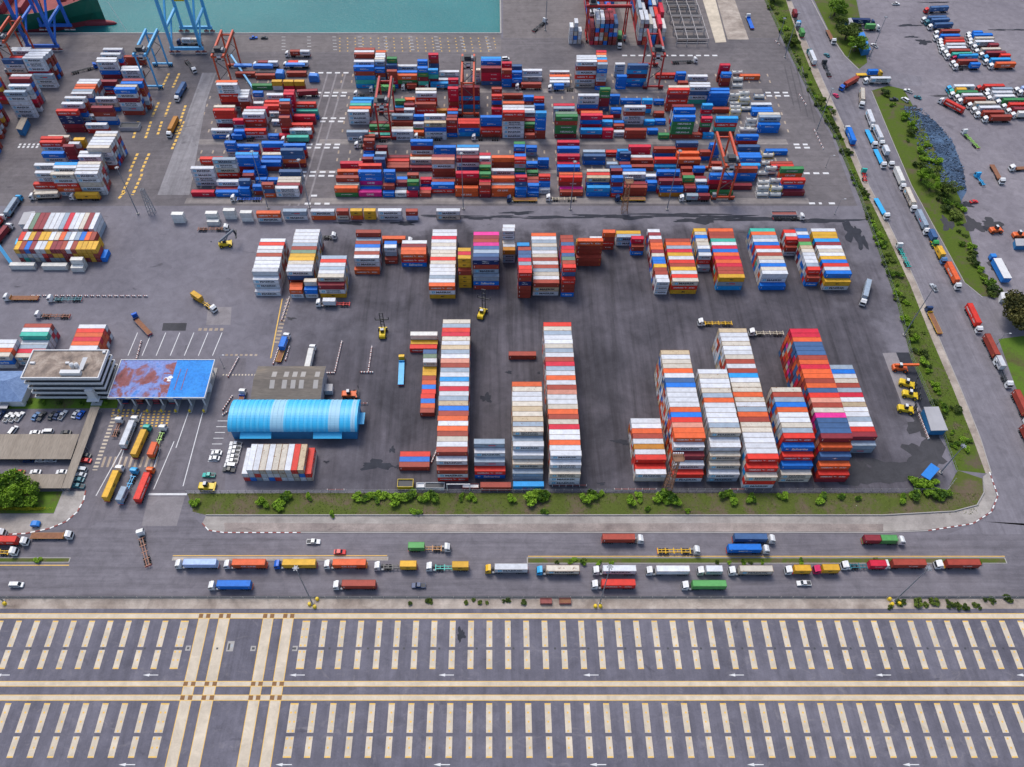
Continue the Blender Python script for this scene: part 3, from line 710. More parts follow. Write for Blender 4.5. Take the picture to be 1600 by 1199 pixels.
sheet('verge_strip', LE + RE[::-1], 'strip', .028)
sheet('pavement_strip', RE + SH[::-1], 'dirt', .026)
sheet('grass_bank', [(1362,142),(1388,134),(1412,140),(1440,190),(1470,255),(1500,310),(1530,420),(1566,466),(1535,463),(1506,440),(1479,390),(1453,343),(1423,288),(1393,218)], 'strip', .030)
sheet('grass_bank', [(1276,-60),(1345,-60),(1338,0),(1350,60),(1355,98),(1342,108),(1320,86),(1296,50),(1272,0)], 'strip', .030)
sheet('lawn', [(1560,530),(1640,520),(1660,660),(1620,680),(1585,600)], 'lawn', .030)
sheet('lawn', [(-60,623),(60,622),(185,624),(183,638),(-60,640)], 'lawn', .016)
sheet('lawn', [(-60,770),(98,768),(84,802),(-60,803)], 'lawn', .030)
sheet('pavement', [(-60,803),(84,803),(98,768),(134,768),(128,790),(112,808),(84,823),(40,833),(-60,834)], 'pave', .024)
sheet('rubbish_patch', [(1392,165),(1420,166),(1462,190),(1490,225),(1505,265),(1510,300),(1500,318),(1470,290),(1440,265),(1428,230),(1412,195)], 'rubble', .020)
sheet('spoil', [(1408,180),(1425,178),(1434,195),(1428,205),(1415,198)], 'sand', .026)
sheet('spoil', [(1432,212),(1450,220),(1472,262),(1462,278),(1442,245)], 'sand', .026)
sheet('work_pad', [(1379,552),(1400,551),(1436,640),(1412,640)], 'patchl', .016)
sheet('oily_ground', [(1400,551),(1420,551),(1462,640),(1440,642)], 'wet', .012)
sheet('oily_ground', [(1310,750),(1340,755),(1420,752),(1462,735),(1478,700),(1462,675),(1440,690),(1425,725),(1380,742)], 'patchd', .016)
# reddish concrete pads showing between the rubber-tyred crane rows
b = MB()
for yy in (292, 280, 262, 250, 238, 205, 192, 178, 165, 153, 128, 118):
    for k in range(62):
        X = -170 + k * 6.4; x, y = P(X, G(800, yy)[1])
        if 292 < x < 478 or 525 < x < 1258 - (310 - yy) * .25:
            Y = G(800, yy)[1]
            b.poly([(X, Y - 1.2, .014), (X + .9, Y - 1.2, .014), (X + .9, Y + 1.6, .014), (X, Y + 1.6, .014)], 'sand')
struct(b.build('container_pads'))
def blob(b, px, py, rx, ry, mat, z, seed):
    r = random.Random(seed); x, y = G(px, py); pts = []
    ph = [r.uniform(0, 6.3) for _ in range(4)]
    for k in range(28):
        t = 2 * math.pi * k / 28
        q = 1 + .28 * math.sin(3 * t + ph[0]) + .2 * math.sin(5 * t + ph[1]) + .14 * math.sin(9 * t + ph[2]) + r.uniform(-.08, .08)
        pts.append((x + rx * q * math.cos(t), y + ry * q * math.sin(t), z))
    b.add([(x, y, z)] + pts, [(0, k + 1, (k + 1) % 28 + 1) for k in range(28)], mat)
def blobs(name, lst, mat, z):
    b = MB()
    for i, (px, py, rx, ry) in enumerate(lst): blob(b, px, py, rx, ry, mat, z + .003 * i, name + str(i))
    return struct(b.build(name))
blobs('puddle', [(549,349,7,1.3),(632,349,6,1.6),(588,727,6,2.2),(613,703,1.2,1.4),(622,730,1.2,1),(785,339,9,1.0),(810,333,8,1.2),(870,340,20,1.0),(935,337,14,.9),(1060,336,20,1.4),(1090,345,10,2.2),(1130,339,16,1.2),
    (1180,343,22,1.6),(1290,345,16,1.5),(1330,362,4,7),(1345,375,2.5,7),(760,622,2.2,2.2),(720,992,1.3,2.2),(795,582,1.3,.8),(842,583,.6,.7),(968,690,2.8,.9),(978,693,1.2,1),(940,756,1.3,.7),(700,338,14,.9),(745,341,10,1),(985,340,12,1.3),
    (668,709,.5,.5),(510,722,1.2,.5),(330,378,0.4,.4),(1510,320,3.2,2),(1541,357,1.8,1.5),(1420,40,7,1.2),(1424,58,4.5,.9),(1443,66,4,3),(1560,47,5,.8),(1590,47,6,.8),(1462,4,9,.7)], 'wet', .032)
blobs('asphalt_patch', [(1320,740,11,4),(1350,742,12,3.4),(1395,735,11,5),(1440,715,7,6),(1440,665,5,7),(1330,728,6,5),(1550,350,5,4),(1520,352,5,5),(1480,350,3,5),(1560,420,4,5),(455,498,2,.8),(1500,150,20,.7),(1425,170,5,2.5)], 'patchd', .030)
if False: blobs('pale_ground_wear', [(960,395,3,3),(975,400,2.6,3.4),(990,402,2,2),(965,705,5,6),(950,735,7,4),(975,755,7,3),(1010,610,2.6,1.8)], 'wear', .028)
sheet('asphalt_patch', [(255,505),(292,505),(290,517),(253,517)], 'patchd', .016)
sheet('concrete_patch', [(325,480),(362,480),(360,508),(322,508)], 'patchl', .014)
sheet('asphalt_patch', [(272,672),(335,672),(318,770),(250,770)], 'patchd', .013) if False else None
# ------------------------------------------------------------------ painted markings of the parking field in front
XB = -61.0; PIT = 6.53
gy = lambda p: G(800, p)[1]
pads = MB(); yel = MB(); brn = MB(); wht = MB()
def q4(b, x0, x1, y0, y1, z, m): b.poly([(x0,y0,z),(x1,y0,z),(x1,y1,z),(x0,y1,z)], m)
rr = random.Random(3)
cols_ = [(-67.85, 2.75)] + [(XB + PIT * k, 2.06) for k in range(44)] + [(-111.3, 2.85)] + [(-111.3 - PIT * (k + 1), 2.06) for k in range(22)]
for ya, yb in ((970.1,1011.2),(1015.8,1045.6),(1099,1145.3),(1151,1184.4)):
    y1, y0 = gy(ya), gy(yb)
    for x, w in cols_:
        allyel = ya in (1099, 1151) and (105.3 < x < 106.2 or 98.9 < x < 99.3)
        q4(pads, x, x + w, y0, y1, .018, 'yellow' if allyel else 'pad')
        n = 3 if y1 - y0 > 8 else 2
        e = .45 if ya in (970.1, 1099) else 0
        if e: q4(yel, x + .1, x + w - .1, y1 - .45, y1 - .02, .024, 'yellow')
        if ya in (1015.8, 1151): q4(yel, x + .1, x + w - .1, y0 + .02, y0 + .45, .024, 'yellow')
        for k in range(n):
            yy = y0 + (y1 - y0) * ((.06, .37, .68)[k] if n == 3 else (.47, .90)[k]); c = x + w * rr.uniform(.4, .65)
            for cc in ([c] if w < 2.5 else [x + .6, x + w - .7]):
                yel.add([(cc + .36 * math.cos(a * 1.047), yy + .36 * math.sin(a * 1.047), .024) for a in range(6)], [tuple(range(6))], 'yellow')
NS = [(-105.2,-101.3),(-98.0,-94.0),(-82.2,-78.4),(-75.0,-71.2)]
EW = [(gy(966.8), gy(958.5)), (gy(1072.9), gy(1064.4)), (gy(1095), gy(1085.8))]
for y0, y1 in EW:
    q4(pads, -330, 330, y0, y1, .018, 'pad')
    for y in (y0, y1 - .22): q4(yel, -330, 330, y, y + .22, .024, 'yellow')
for x0, x1 in NS:
    ys = [gy(1290), EW[2][0], EW[2][1], EW[1][0], EW[1][1], EW[0][0]]
    for k in (0, 2, 4):
        q4(pads, x0, x1, ys[k], ys[k+1], .0185, 'pad')
        for x in (x0, x1 - .22): q4(yel, x, x + .22, ys[k], ys[k+1], .0245, 'yellow')
    for y0, y1 in EW:
        for x in (x0 - .1, x1 - 1.4): q4(brn, x, x + 1.5, y0 + .22, y1 - .22, .028, 'brown')
for yp, xs in ((1055,(3,235,464,697,923,1150,1380,1600)),(1195,(198,443,690,934,1180,1423))):
    for xp in xs:
        x, y = G(xp, yp)
        q4(wht, x - .3, x + 2.7, y - .14, y + .14, .026, 'mark'); wht.poly([(x - 2.6, y, .026), (x - .3, y - .5, .026), (x - .3, y + .5, .026)], 'mark')
struct(pads.build('parking_pads')); struct(yel.build('parking_lines')); struct(brn.build('brown_plates')); struct(wht.build('road_arrows'))
b = MB()
for x in range(-40, 42):
    xx, yy = XB + 2 * PIT * x + 3.4 + rr.uniform(-1, 1), gy(1013.5)
    q4(b, xx, xx + .7, yy - .35, yy + .35, .026, 'dsteel')
for xp, yp in ((294,1013),(395.5,1013.5),(461,1013.5)):
    x, y = G(xp, yp); q4(b, x - .9, x + .9, y - .9, y + .9, .024, 'conc'); q4(b, x - .4, x + .4, y - .4, y + .4, .030, 'dsteel')
x, y = G(360, 1010); q4(b, x - 1.2, x + 1.2, y - 1.8, y + 1.8, .024, 'conc'); q4(b, x - .8, x - .1, y - 1.3, y + 1.0, .030, 'dsteel'); q4(b, x, x + .9, y - .4, y + .8, .030, 'steel')
struct(b.build('drain_covers'))
# gate lane markings, road edge lines, crossings
b = MB()
def line(p, q, w, m, z=.034, dash=None):
    (x0, y0), (x1, y1) = G(*p), G(*q); d = Vector((x1 - x0, y1 - y0)); L = d.length; d /= L; n = Vector((-d.y, d.x)) * w / 2
    segs = [(0, L)] if not dash else [(s, min(L, s + dash[0])) for s in [k * sum(dash) for k in range(int(L / sum(dash)) + 1)]]
    for a, c in segs:
        A = Vector((x0, y0)) + d * a; C = Vector((x0, y0)) + d * c
        pts = [A + n, A - n, C - n, C + n]; 
        cr = (pts[1] - pts[0]).cross(pts[2] - pts[1])
        if cr < 0: pts = pts[::-1]
        b.poly([(p_.x, p_.y, z) for p_ in pts], m)
for k, (t, s) in enumerate([((186,638),(176,690)),((209,638),(190,700)),((234,640),(206,710)),((257,640),(226,705))]):
    for o in (-8, 0, 8):
        line((t[0] + o, t[1] + 2), (t[0] + o - (3 if k < 2 else 5.5), t[1] + (14 if k < 2 else 27)), .95, 'yellow', .034, (.75, .75))
for p, q in (((222,645),(150,775)),((250,700),(238,740)),((272,690),(240,765)),((195,700),(180,740)),((318,640),(286,760)),((296,640),(275,700))): line(p, q, .35, 'mark')
line((180,648),(148,735), 2.0, 'pad', .034, (.9, .9)); line((160,722),(246,722), 5, 'sand', .030, (1.0, 1.2))
line((232,772.5),(292,772.5), .9, 'mark')
for k in range(8): line((340 - k * 2.2, 658 + k * 9), (356 - k * 2.2, 658 + k * 9), .3, 'mark')
line((-200,883.5),(108,883.5), .35, 'yellow'); line((270,868.5),(605,868.5), .3, 'yellow'); line((825,869.5),(1570,869.5), .3, 'yellow')
for k in range(7): line((215 + k * 22, 520), (200 + k * 22, 556), .35, 'mark')
line((310,515),(352,515), 1.6, 'sand', .034, (1.5, 1)); line((352,555),(402,555), 1.0, 'sand', .034, (1.2, 1)); line((348,586),(402,586), .8, 'pad', .034, (.6, .8))
line((451,467),(432,536), 2.2, 'sand', .034, (1.2, 1.0)); line((441,467),(423,560), .5, 'yellow')
for yp in (217, 232): pass
for x0, x1, yp in ((486,500,306),(484,548,114),(480,545,145),(478,545,150),(475,542,185),(472,540,190),(465,535,226),(463,533,231),(455,527,269),(453,525,275),(1196,1233,145),(1198,1236,150),(1240,1262,226),(1242,1266,231),(1256,1300,271),(1264,1284,318),(1295,1305,318),(476,515,318.5),(972,1125,87)):
    line((x0, yp), (x1, yp), 1.5, 'mark', .034, (3.2, 2.0))
for i in range(2):
    for k in range(5): line((30 + k * 7 + i * -2, 226 + i * 4), (33.5 + k * 7 - i * 2, 226 + i * 4), 1.6, 'mark')
for xs in ((222,238,254),): pass
for (x0, y0, x1, y1) in ((264,115,252,140),(280,115,270,137),(248,160,238,182),(266,160,258,182),(216,190,208,217),(236,190,227,217),(253,190,246,212),(290,165,275,210),(288,190,268,235),(215,240,202,270),(233,240,220,270),(205,272,190,305),(222,272,207,305),(195,300,184,312)):
    line((x0, y0), (x1, y1), 1.4, 'yellow', .034, (2.2, 1.2))
for k in range(4): line((1226 + k * 9, 104), (1240 + k * 11, 165 + k * 9), .8, 'upperd', .030)
for k in range(3): line((512 + k * 14, 115), (452 + k * 14, 322), 1.0, 'patchl', .018)
for k in range(5):
    yy = 58 + k * 5; line((440, yy), (775, yy), .35, 'mark', .034, (2.5, 14)); line((530, yy + 2), (775, yy + 2), .8, 'yellow', .034, (.8, 4.2))
for x in (545,546,612,700,715,830,980,1165): pass
line((1338,790),(1338,791),.2,'mark')
# hard-standing cracks and worn tyre tracks in the yard
for p, q in (((760,470),(762,520)),((985,430),(1000,540)),((912,480),(905,760)),((935,480),(950,700)),((1320,700),(1400,600)),((590,400),(600,460)),((780,520),(790,600))):
    pass
struct(b.build('road_markings'))
# kerbs
def kerb(name, pts, w=.45, h=.15, alt=False):
    b = MB(); q = [Vector((*G(*p), 0)) for p in pts]; k = 0
    for a, c in zip(q, q[1:]):
        L = (c - a).length; n = max(1, int(L / 1.5)) if alt else 1
        for i in range(n):
            s, e = a.lerp(c, i / n), a.lerp(c, (i + 1) / n)
            b.bar(s + Vector((0,0,h/2)), e + Vector((0,0,h/2)), w, ('white' if k % 2 else 'redk') if alt else 'conc', h); k += 1
    return struct(b.build(name))
M['redk'] = plain('kerb_red', (.26,.075,.065), .8)
kerb('kerb', [(134,767),(131,782),(121,800),(104,815),(78,826),(40,834),(0,836),(-60,837)], .5, .18, True)
kerb('kerb', [(316,818),(326,829),(350,832.5),(470,832.5)], .4, .16, True)
kerb('kerb', [(470,832.5),(1380,832.5),(1450,829.5)], .4, .16)
kerb('kerb', [(1450,829.5),(1520,818.5),(1549,800),(1559,775),(1546,738)], .4, .16, True)
kerb('kerb', SH, .35, .14)
kerb('kerb', [(1268,0),(1294,50),(1320,88),(1342,109)], .6, .14)
kerb('kerb', [(1362,143),(1394,220),(1424,290),(1454,345),(1480,392),(1507,442),(1535,465)], .4, .14)
# raised medians
def median(name, x0, x1, ya, yb, mat):
    X0, Y1 = G(x0, ya); X1 = G(x1, ya)[0]; Y0 = G(x0, yb)[1]
    b = MB(); b.box(X0, X1, Y0, Y1, 0, .14, 'conc'); b.box(X0 + .4, X1 - .4, Y0 + .3, Y1 - .3, .1, .18, mat)
    return struct(b.build(name))
median('median', -200, 111, 871.5, 879.5, 'verge'); median('median', 270, 607, 870.5, 876.5, 'dirt'); median('median', 823, 1570, 871.5, 881, 'verge')
M['soil'] = M['dirt']
# ditch wall below the fence line and low walls
def wall(name, label, pts, h, t, mat, cat='wall'):
    b = MB(); q = [Vector((*G(*p), h / 2)) for p in pts]
    for a, c in zip(q, q[1:]): b.bar(a, c, t, mat, h)
    o = b.build(name); return tag(o, label, cat)
wall('low_wall', 'low grey drain wall between the verge and the pavement', [(322,805.5),(1380,805.5),(1490,799.5),(1526,790),(1537,770),(1536,748)], .5, .35, 'conc')
wall('low_wall', 'long dark roadside wall along the dirt strip in front', [(-300,933.5),(1900,933.5)], .7, .4, 'patchd')
# ------------------------------------------------------------------ vehicles
VC = {'W': (.74,.74,.73), 'B': (.01,.12,.55), 'y': (.72,.42,.02), 'k': (.04,.38,.70), 'T': (.03,.42,.36), 'o': (.72,.13,.02), 'm': (.55,.02,.10),
      'n': (.02,.05,.14), 'x': (.05,.055,.06), 'g': (.30,.34,.38), 'r': (.60,.03,.03), 'd': (.45,.20,.05), 'G': (.05,.35,.10), 'e': (.30,.55,.10),
      'h': (.04,.18,.22), 'c': (.55,.48,.36), 'b': (.25,.09,.05), 's': (.50,.53,.56), 'u': (.10,.22,.42)}
VW = {'W': 'white', 'B': 'blue', 'y': 'yellow', 'k': 'sky-blue', 'T': 'teal', 'o': 'orange', 'm': 'magenta', 'n': 'dark blue', 'x': 'black', 'g': 'grey',
      'r': 'red', 'd': 'orange-brown', 'G': 'green', 'e': 'lime green', 'h': 'dark teal', 'c': 'tan', 'b': 'rust-brown', 's': 'silver', 'u': 'slate blue'}
def _cab():
    b = MB(); prof = [(0,.5),(.03,1.55),(-.22,2.75),(-.55,2.95),(-1.15,3.45),(-2.1,3.5),(-2.2,2.6),(-2.2,.5)]
    b.prism(prof, -1.22, 1.22, 'veh'); b.box(-.05, .06, -1.2, 1.2, .35, .75, 'dsteel')
    for s in (-1, 1):
        b.box(-.55, -.25, s * 1.24 - .06 + .1 * s, s * 1.24 + .06 + .1 * s, 1.9, 2.6, 'dsteel')
        b.box(-1.35, -.45, s * 1.225 - .006, s * 1.225 + .006, 1.7, 2.5, 'glass')
    w = MB(); w.poly([(.03,-1.1,1.65),(.03,1.1,1.65),(-.165,1.1,2.65),(-.165,-1.1,2.65)], 'glass')
    w.v = [(x + .02, y, z) for x, y, z in w.v]
    return b.mesh('cab'), w.mesh('windscreen')
CAB, SCREEN = _cab()
def _chassis():
    b = MB()
    for s in (-.42, .42): b.box(-6.3, -2.2, s - .1, s + .1, .75, 1.05, 'dsteel')
    b.box(-3.4, -2.5, .55, 1.2, .5, 1.0, 'steel'); b.box(-3.4, -2.5, -1.2, -.55, .5, 1.0, 'dsteel'); b.box(-5.5, -4.4, -.5, .5, 1.05, 1.2, 'dsteel')
    b.box(-6.3, -6.15, -1.15, 1.15, .6, .95, 'dsteel')
    return b.mesh('chassis')
CHASSIS = _chassis()
def _wheel(w=.30):
    b = MB(); b.tube((0, -w / 2, 0), (0, w / 2, 0), .5, .5, 12, 'tyre'); b.tube((0, -w / 2 - .01, 0), (0, w / 2 + .01, 0), .26, .26, 8, 'steel')
    return b.mesh('wheel')
WHEEL, DUAL = _wheel(), _wheel(.58)
def _trailer(kind):
    b = MB()
    x0, x1 = -15.9, -3.3
    if kind == 'S':
        for s in (-.5, .5): b.box(x0, x1, s - .12, s + .12, 1.0, 1.32, 'veh')
        for x in (-15.7, -12.8, -9.7, -6.8, -3.5): b.box(x - .14, x + .14, -1.2, 1.2, 1.1, 1.36, 'veh')
        for x in (-14.3, -11.2, -8.2, -5.2): b.box(x - .07, x + .07, -.5, .5, 1.1, 1.28, 'veh')
    else:
        b.box(x0, x1, -1.24, 1.24, 1.15, 1.4, 'veh')
        for s in (-.5, .5): b.box(x0 + .2, x1 - .2, s - .1, s + .1, .85, 1.15, 'dsteel')
        b.box(x1, x1 + .12, -1.24, 1.24, 1.15, 2.3, 'veh')
        b.box(x0 + .1, x1 - .1, -1.14, 1.14, 1.4, 1.43, 'rustbed' if kind == 'F' else 'veh')
    for x in (-14.6, -13.3, -12.0): b.tube((x, -1.0, .55), (x, 1.0, .55), .07, .07, 6, 'dsteel')
    for s in (-1, 1): b.box(-8.6, -8.4, s * .9 - .08, s * .9 + .08, .3, 1.05, 'dsteel')
    b.box(x0 - .05, x0 + .05, -1.2, 1.2, .7, 1.0, 'redm')
    return b.mesh('trailer')
TRAILER = {k: _trailer(k) for k in 'SFP'}
def _wheelset(xs):
    b = MB()
    for x in xs:
        for s in (-1, 1): b.tube((x, s * 1.22, .5), (x, s * .78, .5), .5, .5, 10, 'tyre')
    return b.mesh('running_gear')
GEAR = _wheelset((-1.2, -4.5, -5.7, -12.0, -13.3, -14.6))
TGEAR = _wheelset((-1.2, -4.5, -5.7))
NLOAD = 0
def truck(f, r, cab, kind, tcol, loads, phrase, near=True, bend=0.0, group='container lorries', desc=None):
    """semi-trailer lorry with its nose at f and tail at r; loads like '40o', '20yr' (rear half), '20yf' (front half)"""
    global NLOAD
    X, Y = G(f[0], f[1], 1.2); X2, Y2 = G(r[0], r[1], 1.2)
    rz = math.atan2(Y - Y2, X - X2)
    what = {'S': 'skeleton trailer', 'F': 'rusty flatbed trailer', 'P': 'flatbed trailer', 'T': 'no trailer'}[kind]
    if desc: label = desc
    else: label = f"{VW[cab]}-cab lorry, {phrase}" if len(phrase.split()) > 8 else f"{VW[cab]}-cab lorry with {VW[tcol] + ' ' if tcol != 'x' else ''}{what}, {phrase}"
    root = thing('container_lorry' if kind != 'T' else 'lorry_tractor', label, 'lorry', (X, Y, .03), rz, group)
    c = put('cab', CAB, root); c.color = (*VC[cab], 1); put('windscreen', SCREEN, c); put('chassis', CHASSIS, root)
    parts = [(-1.2, WHEEL, .95), (-4.5, DUAL, .9), (-5.7, DUAL, .9)]
    tr = None
    if kind != 'T':
        tr = put('trailer', TRAILER[kind], root); tr.color = (*VC[tcol], 1)
        if bend:
            tr.location = (-5.0, 0, 0); tr.rotation_euler = (0, 0, bend)
            tr.data = TRAILER[kind].copy(); tr.data.transform(Matrix.Translation((5.0, 0, 0)))
    if near:
        for x, me, s in parts + ([(-12.0, DUAL, .9), (-13.3, DUAL, .9), (-14.6, DUAL, .9)] if tr else []):
            for q in (-1, 1):
                w = put('wheel', me, root, (x, q * s, .5))
                if x < -8 and bend:
                    dx = x + 5; w.location = (-5 + dx * math.cos(bend) - q * s * math.sin(bend), dx * math.sin(bend) + q * s * math.cos(bend), .5); w.rotation_euler = (0, 0, bend)
    else: put('running_gear', GEAR if tr else TGEAR, root)
    for ld in loads:
        size = int(ld[:2]); c = ld[2]; pos = ld[3:] or 'f'
        lx = -3.5 if pos == 'f' else -9.7
        a = rz; ox, oy = 0.0, 0.0
        if bend:
            a = rz + bend; dx = lx + 5
            lxx, lyy = -5 + dx * math.cos(bend), dx * math.sin(bend)
        else: lxx, lyy = lx, 0
        # container geometry runs along +x from its origin; put its far end at the tail
        e = LEN[size]; sx, sy = lxx - e * math.cos(bend), lyy - e * math.sin(bend)
        # letters should read from the camera side: turn the box when the lorry faces left
        wx, wy = X + sx * math.cos(rz) - sy * math.sin(rz), Y + sx * math.sin(rz) + sy * math.cos(rz)
        aa = a
        if math.cos(a) < 0: wx, wy = wx + e * math.cos(a), wy + e * math.sin(a); aa = a + math.pi
        liv = livery(c, RND, True) if c != 'B' else RND.choice(['kmtc', 'mark', 'mark'])
        if near or (len(loads) and NLOAD < 0):
            NLOAD += 1
            nm = f"{PAL[c][2]} {'half-length ' if size == 20 else ''}container on {phrase}"
            if len(loads) > 1 and size == 20: nm = f"{PAL[c][2]} {'front' if pos == 'f' else 'rear'} container on {phrase}"
            make_container(size, c, (wx, wy, 1.42), aa, nm, 'containers riding on lorries', liv, 2.75)
        else: MASS.container(size, c, (wx, wy, 1.42), aa, liv, RND, 2.75)
    return root
# waiting queue on the front road (facing left)
Q = [(275,883,345,'W','S','W',['40l']),(351,883.5,421,'W','S','o',['40o']),(429,883.5,500,'B','S','n',['40y']),(507,883.5,579,'W','S','y',['40o']),(585,886,656,'W','S','x',['20yr']),
     (666,887,736,'W','S','T',['20yr']),(758,890.5,829,'y','S','x',['40w']),(838,893,912,'k','S','x',['40c']),(926,893,997,'W','S','x',['40w']),(1009,893.5,1082,'W','S','x',['40w']),(1089,893.5,1160,'W','S','x',['20wf']),
     (1138,893.5,1211,'W','S','x',['40c']),(1227,893,1299,'W','S','m',['20yf']),(1272,892,1343,'m','S','m',['20yf']),(1314,885,1385,'W','S','h',['20Rr']),(1376,883.5,1456,'W','S','x',['40b']),(1460,883.5,1540,'W','S','y',['40b'])]
for i, (x0, y, x1, cab, k, tc, ld) in enumerate(Q):
    if i in (10, 12, 13): continue
    truck((x0, y), (x1, y), cab, k, tc, ld, f"the {ORD[i]} lorry from the left in the queue")
def rigid(f, r, cab, load, phrase, bedc='x', near=True, L=None):
    "two-axle lorry carrying one half-length container"
    X, Y = G(f[0], f[1], 1.2); X2, Y2 = G(r[0], r[1], 1.2); rz = math.atan2(Y - Y2, X - X2)
    root = thing('container_lorry', f"short {VW[cab]} lorry, {phrase}", 'lorry', (X, Y, .03), rz, 'container lorries')
    c = put('cab', CAB, root); c.color = (*VC[cab], 1); put('windscreen', SCREEN, c)
    b = MB()
    for s in (-.45, .45): b.box(-9.2, -2.2, s - .12, s + .12, .9, 1.3, 'veh')
    for x in (-9.0, -5.8, -2.8): b.box(x - .15, x + .15, -1.2, 1.2, 1.1, 1.36, 'veh')
    d = put('bed', b.mesh('bed'), root); d.color = (*VC[bedc], 1)
    for x, me in ((-1.2, WHEEL), (-6.6, DUAL), (-7.9, DUAL)):
        for q in (-1, 1): put('wheel', me, root, (x, q * .9, .5))
    if load:
        e = 6.06; sx = -2.8 - e; wx, wy = X + sx * math.cos(rz), Y + sx * math.sin(rz); aa = rz
        if math.cos(rz) < 0: wx, wy = wx + e * math.cos(rz), wy + e * math.sin(rz); aa += math.pi
        if near: make_container(20, load, (wx, wy, 1.42), aa, f"{PAL[load][2]} half-length container on {phrase}", 'containers riding on lorries', livery(load, RND, True), 2.75)
        else: MASS.container(20, load, (wx, wy, 1.42), aa, 'none', RND, 2.75)
    return root
rigid((1089,893.5),(1130,893.5),'W','w','the eleventh lorry from the left in the queue')
rigid((1226,892.5),(1268,892.5),'W','y','the thirteenth lorry in the queue, first yellow of the pair','m')
rigid((1270,891.5),(1310,891.5),'m','y','the fourteenth lorry in the queue, magenta cab','m')
# the other lanes of the front road
truck((327,916.5),(399,916.5),'W','S','d',['40B'],'the lone blue-box lorry in the near lane')
truck((521,916),(593,916),'W','S','x',['40b'],'the brown-box lorry beside the dark pickup')
truck((924,915),(998,915),'W','S','x',['40r'],'the red-box lorry in the near lane')
truck((1065,916.5),(1144,916.5),'W','S','x',['40f'],'the green-box lorry in the near lane')
truck((704,857),(633,857),'W','S','d',['20fr'],'the far-lane lorry with a small green box')
truck((1005,844),(935,844),'W','S','x',['40b'],'the brown-box lorry driving right')
truck((1093,861),(1023,861),'W','S','y',[],'the empty lorry in the middle lane')
truck((1210,844),(1139,843),'W','S','x',['40n'],'the slate-box lorry behind the blue one')
truck((1201,860),(1129,860),'W','S','x',['40B'],'the blue-box lorry in the middle lane')
truck((1412,846),(1342,845.5),'W','S','G',['20mr','20ff'],'the lorry with two small boxes')
truck((45,847.5),(-26,847),'W','S','x',['40r'],'the red-box lorry at the left edge')
truck((28,863),(-44,863),'W','S','y',[],'the empty lorry at the left edge')
truck((114,837.5),(38,837.5),'W','F','d',[],'leaving past the lawn corner')
truck((9,834),(-60,834),'W','S','x',['40r'],'the half-hidden lorry at the left edge')
truck((220,829),(226,886),'W','S','b',[],'crossing the junction below the gate', bend=.12)
# waiting at the gate (facing away)
truck((189,653),(169,703),'W','P','x',[],'first in the lanes at the gate') if False else None
truck((214,652),(193,704),'W','S','x',['40w'],'the grey-box lorry at the gate')
truck((233,666),(210,719),'T','S','x',['40y'],'the teal-cab lorry at the gate')
truck((257,666),(235,722),'W','S','e',['20or'],'the lorry with green trailer at the gate')
truck((190,729),(166,786),'W','S','y',['40y'],'the rear yellow-box lorry before the gate')
truck((213,733),(187,790),'k','S','k',['20gr'],'the sky-blue lorry before the gate')
truck((238,732),(214,792),'o','S','x',['40r'],'the orange-cab lorry before the gate')
rigid((189,654),(174,693),'W',None,'with rusty tipper bed waiting at the gate','b')
truck((208,584),(194,636),'B','P','n',[],'under the gate roof, empty')
truck((232,584),(217,636),'W','S','x',['40b'],'the brown-box lorry under the gate roof')
truck((257,584),(243,636),'W','S','x',['40m'],'the maroon-box lorry under the gate roof')
truck((281,584),(267,636),'W','S','x',['40g'],'the grey-box lorry under the gate roof')
# in the yard
truck((1090,505),(1147,505),'W','S','y',[],'alone above the ten-row stack')
truck((1170,520.5),(1226,520.5),'W','S','c',[],'beside the longest stack')
truck((494,475),(551,475),'W','S','r',['20wf'],'the white lorry passing the mid-yard stacks')
truck((628,557),(626,608),'y','P','k',[],'parked by the half-length row')
truck((337,486),(296,458),'W','S','y',['20yr'],'the yellow lorry turning in the open yard')
truck((210,492),(229,527),'B','F','n',[],'turning by the gate lanes', bend=.18)
truck((7,466),(66,466),'W','F','d',[],'first behind the long barrier row')
truck((75,468),(134,467),'W','S','h',[],'second behind the long barrier row')
truck((56,493),(117,494),'W','S','b',[],'heading left behind the office stacks')
truck((358,357),(303,358),'W','S','b',[],'by the white refrigerated boxes')
truck((450,523),(434,567),'W','F','y',['20Bf'],'the lorry with a blue tarpaulin box')
truck((490,541),(479,590),'W','S','x',['40W'],'the ivory-box lorry by the grey shed')
truck((1347,477),(1359,428),'W','S','x',['40g'],'the grey-box lorry at the yard corner')
truck((118,513),(170,513),'W','S','x',[],'half hidden by the office stacks') if False else None
truck((526,370),(480,370),'W','S','x',[],'behind the tall mid-yard stacks')
truck((645,378),(604,378),'W','S','c',['40o'],'the orange-box lorry among the mid-yard stacks')
truck((381,610),(369,650),'W','F','B',[],'nosed in beside the blue shed')
